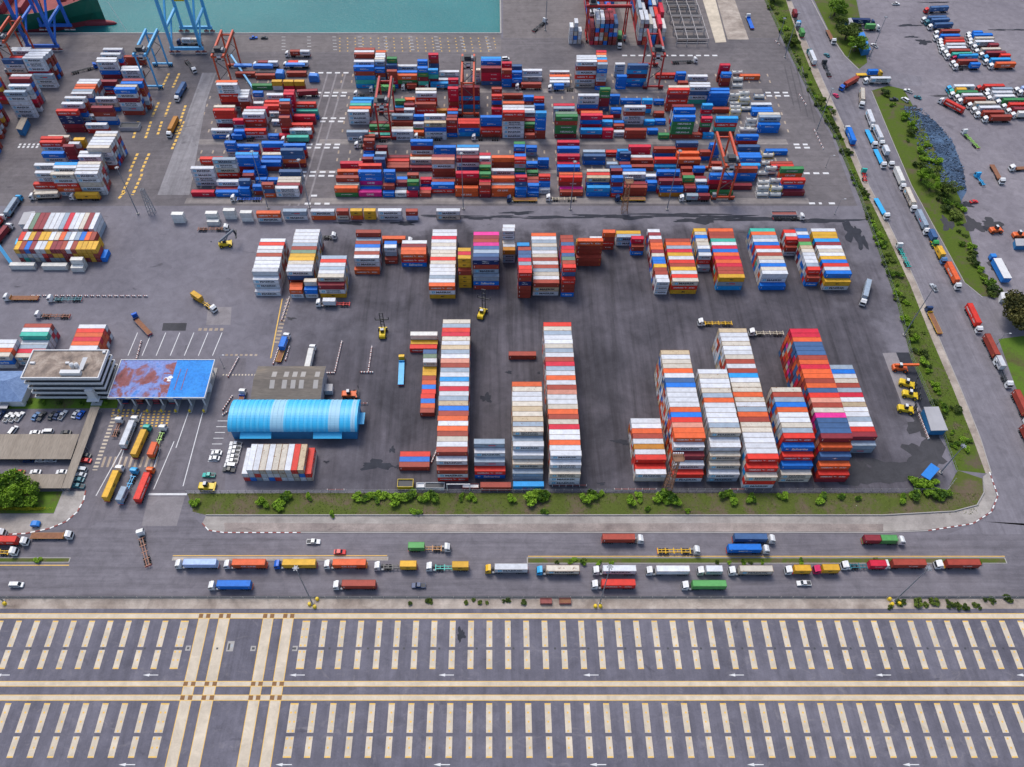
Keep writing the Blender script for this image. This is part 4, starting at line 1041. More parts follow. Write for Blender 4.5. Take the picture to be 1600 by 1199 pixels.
# right-hand road
RR = [((1232,-2),(1224,-40),'T','S',['40o'],'the topmost orange-box lorry on the side road',0),((1248,40),(1234,8),'k','S',['20mr'],'the maroon-box lorry on the side road',1),
 ((1245,38),(1257,66),'W','S',['20fr'],'the green-box lorry on the side road',1),((1263,80),(1278,116),'h','S',['40w'],'the white-box lorry by the verge trees',1),
 ((1244,-26),(1256,20),'W','S',['40T'],'the turquoise-box lorry at the top edge',1),((1303,68),(1285,32),'W','F',[],'rust-bedded on the side road',1),((1287,97),(1299,124),'x','S',[],'with bare frame on the side road',1),
 ((1378,116),(1334,117),'y','P',['20Bf'],'the yellow lorry leaving the lorry park',1),((1313,140),(1347,121),'B','S',['40b'],'the blue-cab lorry turning at the junction',1),
 ((1349,128),(1396,128),'W','S',['40w'],'the white-box lorry at the junction',1),((1346,167),(1345,133),'W','S',['40c'],'the cream-box lorry below the junction',1),
 ((1364,203),(1350,165),'W','S',['40w'],'the first white-box lorry in the downhill line',1),((1378,228),(1361,191),'W','S',['40w'],'the second white-box lorry in the downhill line',1),
 ((1367,230),(1351,196),'W','P',[],'blue-decked beside the white-box line',1),((1393,261),(1377,226),'W','S',['20wr'],'the lorry with one small white box downhill',1),((1381,262),(1366,230),'W','P',[],'second blue-decked in the inner lane',1),
 ((1411,296),(1394,257),'W','S',['40W'],'the ivory-box lorry in the downhill line',1),((1428,330),(1410,290),'W','S',['40c'],'the cream-box lorry behind the ivory one',1),((1448,366),(1428,325),'W','S',['40g'],'the grey-box lorry in the downhill line',1),
 ((1462,385),(1446,352),'G','S',['20nf'],'the slate-box lorry in the downhill line',1),((1475,412),(1455,375),'u','S',['20yf'],'the blue-cab lorry with a yellow box',1),((1497,452),(1474,406),'W','S',['40o'],'the orange-box lorry by the bank',1),
 ((1530,520),(1506,470),'W','S',['40r'],'the bright red-box lorry at the turning',1),((1559,570),(1533,517),'W','S',['40b'],'the brown-box lorry below the round tree',1),((1577,606),(1554,558),'W','S',['20wr'],'the short white-box lorry near the right edge',1),
 ((1606,662),(1577,600),'W','S',['40b'],'the brown-box lorry cut by the right edge',1),
 ((1322,200),(1335,233),'W','S',['40B'],'the blue-box lorry driving uphill',1),((1386,342),(1366,306),'W','P',[],'sky-blue-decked and empty on the side road',1),
 ((1403,382),(1421,418),'W','S',[],'with teal frame driving uphill',1),((1449,481),(1469,522),'n','F',[],'yellow-bedded driving uphill',1),((1620,720),(1597,672),'G','S',['40b'],'the last lorry at the right edge',1)]
for f, r, cab, k, ld, ph, near in RR:
    tc = 'k' if 'blue-decked' in ph else ('T' if 'teal frame' in ph else ('y' if 'yellow' in ph else 'x'))
    truck(f, r, cab, k, tc, ld, ph, True)
# the lorry park: two clusters and strays (too small in the photo for wheels of their own)
def zz(o, k): return lambda x, y: (o[0] + x / k, o[1] + y / k)
z1 = zz((1430, 0), 9.41); z2 = zz((1440, 120), 10.0)
LOT = []
for i, (x, y, cab, ld) in enumerate([(275,510,'W','40b'),(270,580,'W','40B'),(330,625,'W','40b'),(335,665,'W','40r'),(350,712,'W','40w'),(360,760,'W','40w'),(410,800,'W','40b'),(440,850,'W','40T'),(530,870,'m','40k'),(515,950,'W','40b'),(555,1000,'W','20Br')]):
    LOT.append((z1(x, y), z1(x + 440, y - 6), cab, [ld], f"{ORD[i]} from the top in the lorry park's upper left row"))
for i, (x, y, cab, ld) in enumerate([(745,530,'W','20Bf'),(750,570,'W','40B'),(770,620,'W','40c'),(770,670,'W','40w'),(835,715,'W','20mr'),(865,780,'W','40c'),(935,830,'W','40m'),(1000,870,'k','20rr'),(1000,930,'W','40k'),(1075,990,'W','40o')]):
    LOT.append((z1(x, y), z1(x + 440, y - 6), cab, [ld], f"{ORD[i]} from the top in the lorry park's upper right row"))
for i, (x, y, cab, ld) in enumerate([(385,205,'k','40w'),(420,255,'T','20yf'),(435,300,'W','40G'),(510,345,'W','40w'),(555,405,'W','40b'),(705,470,'W','40c'),(775,540,'W','40w'),(830,610,'W','40b'),(950,680,'W','40b')]):
    LOT.append((z2(x, y), z2(x + 520, y - 4), cab, [ld], f"{ORD[i]} from the top in the lorry park's lower left row"))
for i, (x, y, cab, ld) in enumerate([(850,200,'r','40r'),(980,250,'W','40g'),(975,305,'W','40w'),(1010,365,'W','40w'),(1150,420,'W','40G'),(1240,490,'W','40r'),(1310,560,'W','40m'),(1380,620,'W','40W')]):
    LOT.append((z2(x, y), z2(x + 520, y - 4), cab, [ld], f"{ORD[i]} from the top in the lorry park's lower right row"))
for i, (x, y, cab) in enumerate([(1440,230,'W'),(1500,270,'W')]):
    LOT.append((z2(x, y), z2(x + 520, y - 4), cab, ['40' + 'lr'[i]], f"{ORD[i]} from the top at the lorry park's right edge"))
LOT += [(z1(130,170), z1(545,150), 'r', ['20nf', '20nr'], "with two dark boxes at the top of the lorry park"), (z2(270,375), z2(680,590), 'W', ['40r'], "swinging out in front of the lower lorry rows"),
        (z1(90,310), z1(540,300), 'W', ['40n'], "uppermost of the dark trio in the lorry park"), (z1(140,350), z1(560,330), 'h', ['40n'], "middle of the dark trio in the lorry park"), (z1(185,415), z1(570,400), 'W', ['40n'], "lowest of the dark trio in the lorry park"),
        ((1374,45), (1326,44), 'W', ['20ff'], "beside the blue awning behind the trees"), ((1366,37), (1330,36), 'n', ['40N'], "dark box behind the roadside trees")]
for f, r, cab, ld, ph in LOT: truck(f, r, cab, 'S', 'x', ld, ph, False, group='lorries standing in the lorry park')
for f, r, cab, k, tc, ph in (((1504,205),(1531,233),'W','S','e','with lime green frame in the lorry park'),((1566,287),(1550,258),'W','F','b','rust-bedded near the waste heap'),((1577,264),(1625,262),'W','F','b','cut by the right edge of the lorry park')):
    truck(f, r, cab, k, tc, [], ph, False, group='lorries standing in the lorry park')
rigid((1525,272),(1537,288),'k',None,'sky-blue and empty beside the waste heap','k'); rigid((1349,266),(1353,288),'T',None,'with red bed on the side road','r')
# in the crane lanes and on the quay
CR = [((483,86),(-1,0),'W',['20rf','20wr'],'on the quay apron, nearest the red crane'),]
for f, r, cab, k, ld, ph in [((446,86),(490,86),'W','S',['20bf','20wr'],'upper lorry with two boxes on the apron'),((396,103),(436,103),'W','S',['20mf','20wr'],'left lorry with two boxes on the apron'),((443,103),(487,103),'W','S',['20rf','20wr'],'right lorry with two boxes on the apron'),
    ((577,141),(614,141),'W','S',['40f'],'with a green box in the crane lane'),((627,138),(652,138),'W','S',['20bf'],'with a brown box in the crane lane'),((664,136),(700,136),'W','S',['40k'],'with a sky-blue box in the crane lane'),
    ((805,137),(846,137),'W','S',['40b'],'with a brown box below the upper stacks'),((856,139),(892,139),'W','S',['20Bf'],'with a blue box below the upper stacks'),((553,148),(590,149),'W','S',[],'empty beside the first upper stacks'),
    ((561,218),(600,218),'W','S',['20bf'],'by the legs of the second red crane'),((554,228),(592,228),'W','S',[],'empty beside the legs of the second crane'),((647,215),(690,216),'W','S',[],'empty in the middle crane lane'),((737,216),(783,216),'W','S',[],'empty under the middle stacks'),
    ((792,312),(842,312),'n','F',[],'with a yellow deck in front of the stacks'),((853,310.5),(900,310.5),'W','S',[],'cream-framed in front of the stacks'),((961,311),(1011,311),'n','F',[],'yellow-decked by the lattice mast'),((1061,311),(1110,311),'W','S',['20gf','20mr'],'with two boxes beside the orange crane'),
    ((361,311),(410,310.5),'W','S',[],'blue-framed in front of the left stacks'),((354,217),(395,217),'W','S',['20Bf'],'with a blue box in the left crane lane'),((440,220),(485,220),'W','S',['40T'],'with a turquoise box in the left crane lane'),((456,149),(500,147),'n','S',['40m'],'with a maroon box in the left crane lane'),
    ((1089,95),(1048,97),'W','S',[],'empty above the tall upper stacks'),((1256,340),(1220,340),'W','S',[],'hauling scrap bins at the yard edge'),((853,32),(836,46),'W','S',[],'empty at the top of the pier'),((1168,25),(1177,48),'W','P',[],'blue-decked on the far pier'),
    ((276,158),(292,130),'W','S',['40n'],'with a slate box in the left aisle'),((264,214),(276,190),'W','S',['40d'],'with a mustard box in the left aisle'),((305,113),(291,95),'W','S',[],'empty beside the light blue crane'),((47,309),(98,307),'W','S',['40c'],'with a cream box below the left stacks'),
    ((110,309),(162,309),'W','S',['40y'],'with a yellow box below the left stacks'),((33,308),(10,342),'k','S',['40g'],'with a grey box by the white cabin'),((19,352),(-8,385),'W','S',['40m'],'with a maroon box at the left edge'),((8,338),(-14,365),'W','S',['40r'],'with a red box at the left edge'),
    ((277,67),(313,67),'n','S',['20wf','20cr'],'under the far blue quay crane'),((968,75),(968,55),'W','S',['20fr'],'under the big red gantry'),((152,103),(118,112),'B','S',[],'empty between the left stacks')]:
    tc = 'y' if 'yellow' in ph else ('c' if 'cream-' in ph else ('B' if 'blue-' in ph else 'x'))
    truck(f, r, cab, k, tc, ld, ph, False, group='lorries in the crane lanes')
# ------------------------------------------------------------------ cars
def _car(kind):
    b = MB(); g = MB()
    if kind == 'pickup':
        lo = [(-2.6,.45),(-2.6,1.0),(-.9,1.02),(1.2,1.02),(2.45,.85),(2.6,.5)]; roof = [(-.85,1.02),(-.7,1.75),(.45,1.75),(1.15,1.02)]
    elif kind == 'van':
        lo = [(-2.4,.4),(-2.4,1.05),(1.5,1.05),(2.4,.9),(2.5,.45)]; roof = [(-2.35,1.05),(-2.2,1.95),(.9,1.95),(1.7,1.05)]
    else:
        lo = [(-2.25,.4),(-2.25,.9),(-1.6,.95),(1.0,.92),(2.1,.75),(2.25,.42)]; roof = [(-1.75,.93),(-1.05,1.45),(.25,1.45),(1.05,.9)]
    b.prism(lo, -.9, .9, 'veh')
    rx = [(x, z) for x, z in roof]
    g.prism(rx, -.78, .78, 'glass')
    t = MB(); xs = [x for x, z in roof]; zt = max(z for x, z in roof); a = [x for x, z in roof if z == zt]
    t.box(min(a) - .05, max(a) + .05, -.74, .74, zt - .02, zt + .04, 'veh')
    for p, q in ((roof[0], roof[1]), (roof[3], roof[2])):
        for s in (-.76, .76): t.bar((p[0], s, p[1]), (q[0], s, q[1]), .09, 'veh')
    if kind == 'pickup': b.box(-2.5, -.95, -.75, .75, 1.021, 1.03, 'dsteel')
    wl = MB(); wl.tube((0,-.11,0),(0,.11,0),.33,.33,10,'tyre'); wl.tube((0,-.12,0),(0,.12,0),.18,.18,8,'steel')
    return b.mesh('car_body'), g.mesh('windows'), t.mesh('roof'), wl.mesh('wheel')
CARS = {k: _car(k) for k in ('saloon', 'pickup', 'van')}
def car(px, py, deg, kind, col, label, group='parked cars', wheels=True):
    X, Y = G(px, py, .8); body, gl, rf, wl = CARS[kind]
    o = put({'saloon': 'car', 'pickup': 'pickup_truck', 'van': 'van'}[kind], body, None, (X, Y, .03), math.radians(deg)); o.color = (*VC[col], 1)
    tag(o, label, {'saloon': 'car', 'pickup': 'pickup', 'van': 'van'}[kind], group)
    put('windows', gl, o); r_ = put('roof', rf, o); r_.color = (*VC[col], 1)
    for x in (-1.4, 1.4):
        for s in (-.82, .82): put('wheel', wl, o, (x, s, .33))
    return o
z3 = lambda x, y: (x / 6, 630 + y / 6)
for i, (x, y, c, k) in enumerate([(75,130,'W','pickup'),(130,130,'W','pickup'),(185,125,'W','pickup'),(335,120,'u','saloon'),(390,120,'x','pickup'),(487,115,'x','saloon'),(537,110,'n','saloon'),(590,110,'s','pickup'),(710,100,'W','saloon'),(757,105,'B','saloon'),(5,110,'n','pickup')]):
    car(*z3(x, y), 74, k, c, f"{VW[c]} {k} {ORD[i] + ' from the left' if i < 10 else 'cut off at the edge'} in the office car row")
for x, y, d, k, c, l in [(125,258,74,'van','W','white van standing alone in front of the long carport'),(325,275,180,'saloon','W','white saloon left of the white van by the carport'),(445,268,180,'van','W','long white van lengthwise beside the carport'),(615,275,180,'saloon','x','black saloon beside the carport corner'),
    (178,648,180,'saloon','r','red saloon between the two carports'),(330,645,180,'saloon','W','white saloon right of the red one between carports'),(575,645,180,'saloon','W','white saloon beside the slanting carport'),
    (803,490,172,'saloon','x','black saloon, topmost under the slanting carport'),(805,537,172,'saloon','r','dark red saloon poking from the slanting carport'),(762,622,172,'van','s','silver van poking from the slanting carport'),(756,670,172,'saloon','s','silver saloon third from the carport end'),(737,716,172,'saloon','h','dark teal saloon second from the carport end'),(733,776,172,'pickup','h','dark teal pickup at the carport end'),
    (265,538,180,'saloon','n','dark blue car nosing out of the long carport'),(378,534,180,'saloon','W','white car nosing out of the long carport'),(480,534,180,'saloon','s','silver car nosing out of the long carport')]:
    car(*z3(x, y), d, k, c, l)
for i, (x, y, k, c) in enumerate([(368,693.7,'pickup','W'),(367,700.3,'pickup','W'),(365,707,'pickup','W'),(363.5,714,'pickup','W'),(362,720.5,'pickup','W'),(359.5,727.5,'van','W'),(357.5,734,'pickup','x')]):
    car(x, y, 176, k, c, f"{VW[c]} {k}, {ORD[i]} from the top beside the rusty white block")
for x, y, d, k, c, l in [(338,707.5,178,'saloon','W','white saloon, upper of two on the gate apron'),(334.5,716,178,'saloon','W','white saloon, lower of two on the gate apron'),(326,742.5,178,'pickup','T','teal pickup with empty bed on the gate apron'),
    (490,846.5,0,'pickup','W','white pickup with dark bed on the far lane'),(531,862.5,0,'saloon','r','small red saloon on the front road'),(26,914,0,'van','W','white van on the front road at left'),(654,915,180,'pickup','n','dark blue pickup in the near lane'),(1256,911.5,180,'pickup','W','white pickup in the near lane at right'),
    (1292,86,115,'saloon','h','dark teal car driving up the side road'),(1306,149,110,'saloon','m','small magenta car at the side road junction'),(1459,449,100,'pickup','s','silver pickup in the middle of the side road'),(1419,142,140,'pickup','W','white pickup at the mouth of the lorry park'),
    (1434,152,140,'saloon','h','dark teal car in the lorry park entrance'),(1414,156,120,'van','W','white van beside the rubbish patch'),(1397,155,0,'pickup','x','black pickup beside the grass tip'),(1522,315,10,'saloon','r','small red car alone in the dusty lot'),
    (1366,71,120,'pickup','W','white pickup below the blue awning'),(790,92,10,'van','W','white van on the upper yard road'),(1400,6,0,'pickup','W','white pickup at the top of the lorry park'),(396,59,10,'pickup','B','blue pickup on the quay apron'),(413,59,0,'saloon','x','black car on the quay apron')]:
    car(x, y, d, k, c, l, 'cars and pickups about the site')
# ------------------------------------------------------------------ buildings
def quadz(pts, z): return [(*G(x, y, z), z) for x, y in pts]
def roofmat(name, cols, scale, stretch=(1, 1, 1)):
    m, nt, b = nmat(name); f = noise(nt, scale, 6, .62, wpos(nt, *stretch), .8)
    f2 = noise(nt, scale * 9, 4, .6, wpos(nt, *stretch))
    c = mix(nt, .35, ramp(nt, f, cols), ramp(nt, f2, [(.3, .35), (.7, 1.4)]), 'MULTIPLY')
    nt.links.new(c, b.inputs['Base Color']); b.inputs['Roughness'].default_value = .8; return m
M['officeroof'] = roofmat('stained_flat_roof', [(.30,(.13,.10,.085)), (.5,(.26,.20,.16)), (.68,(.42,.35,.29))], .16)
M['gateroof'] = roofmat('peeling_red_blue_roof', [(.30,(.035,.035,.045)), (.37,(.22,.06,.055)), (.47,(.24,.09,.10)), (.53,(.17,.22,.48)), (.62,(.20,.27,.55)), (.68,(.04,.20,.58))], .10)
M['gateblue'] = roofmat('faded_blue_roof', [(.25,(.06,.10,.22)), (.36,(.015,.19,.58)), (.7,(.03,.27,.72))], .11)
M['shedroof'] = roofmat('weathered_sheet_roof', [(.35,(.115,.098,.085)), (.6,(.165,.14,.115)), (.75,(.22,.17,.12))], .10, (.4, 1.5, 1))
M['cport'] = roofmat('grey_brown_sheet_roof', [(.3,(.225,.185,.145)), (.7,(.30,.255,.205))], .12, (2.5, .3, 1))
M['tile'] = roofmat('blue_tile_roof', [(.3,(.10,.17,.33)), (.7,(.20,.30,.50))], .6)
M['archblue'] = plain('cyan_sheet_roof', (.03,.42,.74), .45, 0, .1, .15)
M['archpale'] = plain('translucent_roof_panel', (.26,.50,.66), .5, 0, .1, .2)
M['bluewall'] = plain('blue_sheet_wall', (.018,.16,.36), .6, 0, .15, .4)
M['bluecan'] = plain('blue_canopy', (.012,.19,.58), .5)
M['sheet'] = plain('pale_sheet_roof', (.36,.355,.37), .6, 0, .15, .2)
# office block: white balcony slabs stepping down from a stained roof
x0, yb = G(51, 546.5, 16); x1 = G(169, 548.7, 16)[0]; xf0, yf = G(32, 591, 16); xf1 = G(153, 593.5, 16)[0]
ox0, ox1, oy0, oy1 = (x0 + xf0) / 2, (x1 + xf1) / 2, yf, yb
M['greywall'] = plain('grey_render', (.33,.32,.31), .9, 0, .2, .5); M['slab'] = plain('dark_balcony_floor', (.11,.105,.10), .9)  # core walls and balcony floors coloured darker than the white rims around them
root = thing('office_building', 'white office block with stacked balconies and a stained flat roof', 'building', (ox0, oy0, 0))
W, D = ox1 - ox0, oy1 - oy0
def rim(b, z0, z1, o, t, m):
    b.box(-o, W + o, -o, -o + t, z0, z1, m); b.box(-o, W + o, D + o - t, D + o, z0, z1, m)
    b.box(-o, -o + t, -o + t, D + o - t, z0, z1, m); b.box(W + o - t, W + o, -o + t, D + o - t, z0, z1, m)
core = MB(); core.box(1.6, W - 1.6, 1.6, D - 1.6, 0, 15.2, 'greywall'); core.build('wall', root)
rf = MB(); rf.box(0.4, W - .4, .4, D - .4, 15.2, 15.6, 'officeroof'); ro = rf.build('roof', root)
b = MB(); rim(b, 14.6, 16.1, 0, .45, 'wall'); b.build('parapet', ro)
for k in range(4):
    z = 1.6 + k * 3.3
    b = MB(); b.box(.3, W - .3, .3, D - .3, z, z + .25, 'slab'); rim(b, z, z + 1.25, .003, .25, 'wall'); b.build('balcony', root)
    g = MB()
    for s in range(9):
        xx = 2.5 + s * (W - 5) / 9; g.box(xx, xx + (W - 5) / 9 - .8, 1.5, 1.59, z + 1.1, z + 2.9, 'glass')
    for s in range(4):
        yy = 2.2 + s * (D - 4.4) / 4; g.box(W - 1.59, W - 1.5, yy, yy + (D - 4.4) / 4 - .8, z + 1.1, z + 2.9, 'glass')
    g.build('window', root)
b = MB(); sx = W * .80
b.box(sx - 2.2, sx + 2.2, -2.6, -.02, 0, .4, 'wall'); b.box(sx - 2.6, sx + 2.6, -3, -.02, 3.2, 3.6, 'wall'); b.box(sx - 1.6, sx + 1.6, -1.8, -.02, 3.61, 9.5, 'wall'); b.build('stair_porch', root)
b = MB(); b.box(W * .5, W * .76, D * .10, D * .22, 15.6, 17.4, 'wall'); b.poly([(W*.70, D*.28, 16.2), (W*.76, D*.28, 16.2), (W*.80, D*.62, 18.0), (W*.74, D*.62, 18.0)], 'wall'); b.build('plant_room', ro)
for s in (.62, .68):
    b = MB(); b.tube((W*s, D*.38, 15.6), (W*s, D*.38, 18), .9, .9, 14, 'wall'); b.tube((W*s, D*.38, 18), (W*s, D*.38, 18.5), .9, .3, 14, 'wall'); b.build('water_tank', ro)
b = MB()
for s, w in ((.04,2.0),(.50,1.6),(.93,1.2)): b.box(W*s, W*s + w, D * (.88 if s > .9 else .5), D * (.95 if s > .9 else .56), 15.6, 16.3, 'wall')
b.build('air_unit', ro)
# gate canopy
zc = 7.5
bl, br = G(189.4, 561.9, zc), G(336, 562, zc); fl, fr = G(167.5, 622, zc), G(320, 622.5, zc)
gx0, gx1, gy0, gy1 = (bl[0] + fl[0]) / 2, (br[0] + fr[0]) / 2, fl[1], bl[1]
root = thing('gate_canopy', 'wide gate canopy with peeling red and blue roof on white columns', 'canopy', (gx0, gy0, 0))
W, D = gx1 - gx0, gy1 - gy0
b = MB(); b.box(.3, W * .60, .3, D - .3, zc - .5, zc - .08, 'gateroof'); b.box(W * .60, W - .3, .3, D - .3, zc - .5, zc - .081, 'gateblue')
for s in (.66, .73): b.bar((W * s, D * .2, zc - .05), (W * (s + .005), D * .75, zc - .05), .25, 'redk', .06)
roofo = b.build('roof', root)
b = MB()
# worn red and white paint left from old roof marks
for k, (u, v_, w_, h_, mt) in enumerate([(.52,.46,2.0,1.6,'white'),(.515,.40,1.9,2.4,'redk'),(.555,.49,2.2,1.8,'white'),(.555,.42,1.8,1.2,'white'),(.55,.38,1.6,1.0,'redk')]):
    r_ = random.Random(k); pts = [(W*u + w_ * (.5 + .5 * math.cos(t) * r_.uniform(.7, 1.1)), D*v_ + h_ * (.5 + .5 * math.sin(t) * r_.uniform(.7, 1.1)), zc - .066 + .004 * k) for t in [2 * math.pi * q / 9 for q in range(9)]]
    b.poly(pts, mt)
b.box(W*.50, W*.60, D*.30, D*.33, zc - .079, zc - .04, 'redk'); b.box(W*.50, W*.60, D*.62, D*.65, zc - .079, zc - .04, 'redk'); b.build('painted_mark', roofo)
b = MB(); b.box(0, W, 0, .3, zc - .9, zc + .15, 'wall'); b.box(0, W, D - .3, D, zc - .9, zc + .15, 'wall'); b.box(0, .3, .3, D - .3, zc - .9, zc + .15, 'wall'); b.box(W - .3, W, .3, D - .3, zc - .9, zc + .15, 'wall'); b.build('fascia', root)
for k in range(7):
    xx = 3 + k * (W - 5) / 6
    for yy in (1.4, D - 2):
        b = MB(); b.box(xx - .25, xx + .25, yy - .25, yy + .25, 0, zc - .9, 'wall'); b.build('column', root)
    b = MB(); b.box(xx - .9, xx + .9, -2.5, D + 1, 0, .3, 'conc'); b.box(xx - .8, xx + .8, D * .4, D * .55, .3, 3, 'wall'); b.tube((xx, -2.0, .3), (xx, -2.0, 1.5), .45, .45, 8, 'cyel'); b.build('gate_island', root)
    if k < 5:
        b = MB(); b.box(xx + .6, xx + 4.2, -.08, -.005, zc - .7, zc - .1, 'signg'if 'signg' in M else 'bluecan'); b.build('lane_sign', root)
# office carport: one long bay, one slanting arm and a lower bay
def carport(name, label, pts, z, mat='cport'):
    q = quadz(pts, z); cx = sum(p[0] for p in q) / 4; cy = sum(p[1] for p in q) / 4
    root = thing(name, label, 'carport', (cx, cy, 0)); b = MB()
    lo = [(x - cx, y - cy, z - .25) for x, y, _ in q]; hi = [(x - cx, y - cy, z) for x, y, _ in q]
    b.add(lo + hi, [(0,1,2,3)[::-1], (4,5,6,7)] + [(k, (k+1) % 4, 4 + (k+1) % 4, 4 + k) for k in range(4)], mat)
    me = b.mesh('roof'); fixn(me); put('roof', me, root)
    for i in range(4):
        for f in (.06, .5):
            a = Vector(lo[i]).lerp(Vector(lo[(i+1) % 4]), f); b = MB(); b.box(a.x*.97 - .1, a.x*.97 + .1, a.y*.97 - .1, a.y*.97 + .1, 0, z - .25, 'steel'); b.build('post', root)
    return root
def fixn(me):
    import bmesh
    bm = bmesh.new(); bm.from_mesh(me); bmesh.ops.recalc_face_normals(bm, faces=bm.faces[:]); bm.to_mesh(me); bm.free()
carport('carport', 'long brown sheet-roofed carport in the office car park', [(-60,717.5),(110.5,717.5),(124,678.5),(-60,678.5)], 2.9)
carport('carport', 'narrow slanting carport closing the right end of the car park', [(96,763),(109.5,763),(155.8,635.5),(141.5,635.5)], 3.15)
carport('carport', 'lower carport behind the round-crowned lawn tree', [(-60,763),(95.5,763),(103,741),(-60,741)], 2.9)
# blue hip-roofed house by the left edge
q = quadz([(-40,627),(36.5,626),(42,606),(30,579),(-40,578.5)], 5)
xs0, xs1, ys0, ys1 = q[0][0], q[2][0], q[0][1], q[3][1]
root = thing('gatehouse', 'small house with a pale blue hipped tile roof at the left edge', 'house', (xs0, ys0, 0)); W, D = xs1 - xs0, ys1 - ys0
b = MB(); b.box(.8, W - .8, .8, D - .8, 0, 4.6, 'wall'); b.build('wall', root)
b = MB(); a = D / 2
b.poly([(0,0,4.6),(W,0,4.6),(W - a, a, 8.4),(a, a, 8.4)], 'tile'); b.poly([(W,0,4.6),(W,D,4.6),(W - a, a, 8.4)], 'tile'); b.poly([(W,D,4.6),(0,D,4.6),(a,a,8.4),(W - a,a,8.4)], 'tile'); b.poly([(0,D,4.6),(0,0,4.6),(a,a,8.4)], 'tile'); b.build('roof', root)
b = MB(); b.box(W * .55, W * .62, -.05, .79, .1, 2.2, 'glass'); b.box(W * .5, W * .68, -2.2, .75, 2.6, 2.8, 'sheet'); b.build('porch', root)
# grey sheet-roofed shed
zr, ze = 9.0, 7.2
e0, e1 = G(390.7, 626, ze), G(501.5, 624.9, ze); r0, r1 = G(395, 592.7, zr), G(504.6, 592.7, zr); k0, k1 = G(403.4, 572.4, ze), G(509, 572.8, ze)
sx0, sx1 = (e0[0] + k0[0]) / 2, (e1[0] + k1[0]) / 2
root = thing('grey_shed', 'grey weathered sheet-roofed shed with small skylights', 'shed', (sx0, e0[1], 0)); W, D, rr_ = sx1 - sx0, k0[1] - e0[1], r0[1] - e0[1]
b = MB(); b.box(.5, W - .5, .5, D - .5, 0, ze - .3, 'sheet'); b.build('wall', root)
b = MB(); b.add([(0,0,ze),(W,0,ze),(W,rr_,zr),(0,rr_,zr),(W,D,ze),(0,D,ze),(0,0,ze-.15),(W,0,ze-.15),(W,D,ze-.15),(0,D,ze-.15)], [(0,1,2,3),(3,2,4,5),(6,7,1,0),(5,4,8,9)], 'shedroof')
b.poly([(0,0,ze-.15),(0,0,ze),(0,rr_,zr),(0,D,ze),(0,D,ze-.15)], 'sheet'); b.poly([(W,0,ze-.15),(W,D,ze-.15),(W,D,ze),(W,rr_,zr),(W,0,ze)], 'sheet'); rfo = b.build('roof', root)
for s in (.245, .42, .545, .665, .87):
    for t, u in ((.30, .52), (.62, .80)):
        yy0, yy1 = D * t, D * u; zz_ = lambda y: (ze + (zr - ze) * y / rr_ if y < rr_ else ze + (zr - ze) * (D - y) / (D - rr_)) + .03
        if yy0 < rr_ < yy1: yy1 = rr_ - .3
        b = MB(); b.poly([(W*s, yy0, zz_(yy0)), (W*s + 2.0, yy0, zz_(yy0)), (W*s + 2.0, yy1, zz_(yy1)), (W*s, yy1, zz_(yy1))], 'conc'); b.build('skylight', rfo)
# blue barrel-roofed warehouse
ze = 6.0
a0, a1 = G(366, 686), G(558.6, 686); wx0, wx1, wy0 = a0[0], a1[0], a0[1]; W = wx1 - wx0
DD, RISE = 24.0, 4.2
top = lambda D_: min(P(wx0, wy0 + D_ * (.5 - .5 * math.cos(t * math.pi / 24)), ze + RISE * math.sin(t * math.pi / 24))[1] for t in range(25))
lo, hi = 8.0, 40.0
for _ in range(30):
    m_ = (lo + hi) / 2
    if top(m_) > 626.6: lo = m_
    else: hi = m_
DD = lo
root = thing('blue_warehouse', 'long bright blue warehouse with a ribbed barrel roof and paler panels', 'warehouse', (wx0, wy0, 0))
b = MB(); b.box(0, W, 0, DD, 0, ze, 'bluewall'); b.build('wall', root)
b = MB(); NS_ = 20; arc = [(DD * (.5 - .54 * math.cos(t * math.pi / NS_)), ze + .1 + RISE * math.sin(t * math.pi / NS_)) for t in range(NS_ + 1)]
n = 58
M['archb2'] = plain('faded_cyan_sheet', (.07,.47,.76), .45, 0, .1, .15)
for i in range(n):
    s0, s1 = -.8 + (W + 1.6) * i / n, -.8 + (W + 1.6) * (i + 1) / n
    f = (i + .5) / n; mat = 'archpale' if .335 < f < .43 or .775 < f < .86 or .955 < f < .985 else ('archb2' if i % 3 == 1 else 'archblue')
    up = .12 if i % 2 else 0
    for (y0, z0), (y1, z1) in zip(arc, arc[1:]): b.poly([(s0, y0, z0 + up), (s1, y0, z0 + up), (s1, y1, z1 + up), (s0, y1, z1 + up)], mat)
for xx in (-.8, W + .8):
    b.poly([(xx, y, z) for y, z in (arc if xx > 0 else arc[::-1])], 'archblue')
b.build('roof', root)
for s0, s1 in ((.075, .325), (.66, .89)):
    b = MB(); b.add([(W*s0,-2.6,4.2),(W*s1,-2.6,4.2),(W*s1,-.02,5.2),(W*s0,-.02,5.2),(W*s0,-2.6,4.05),(W*s1,-2.6,4.05),(W*s1,-.02,5.05),(W*s0,-.02,5.05)], [(0,1,2,3),(4,7,6,5),(0,4,5,1),(0,3,7,4),(1,5,6,2)], 'archblue'); b.build('awning', root)
    b = MB(); b.box(W*(s0 + .03), W*(s1 - .03), -.06, -.004, .05, 4.0, 'patchd'); b.build('door', root)
b = MB(); b.box(W + .02, W + 2.6, DD * .35, DD * .75, 3.2, 3.5, 'archblue'); b.build('side_awning', root)
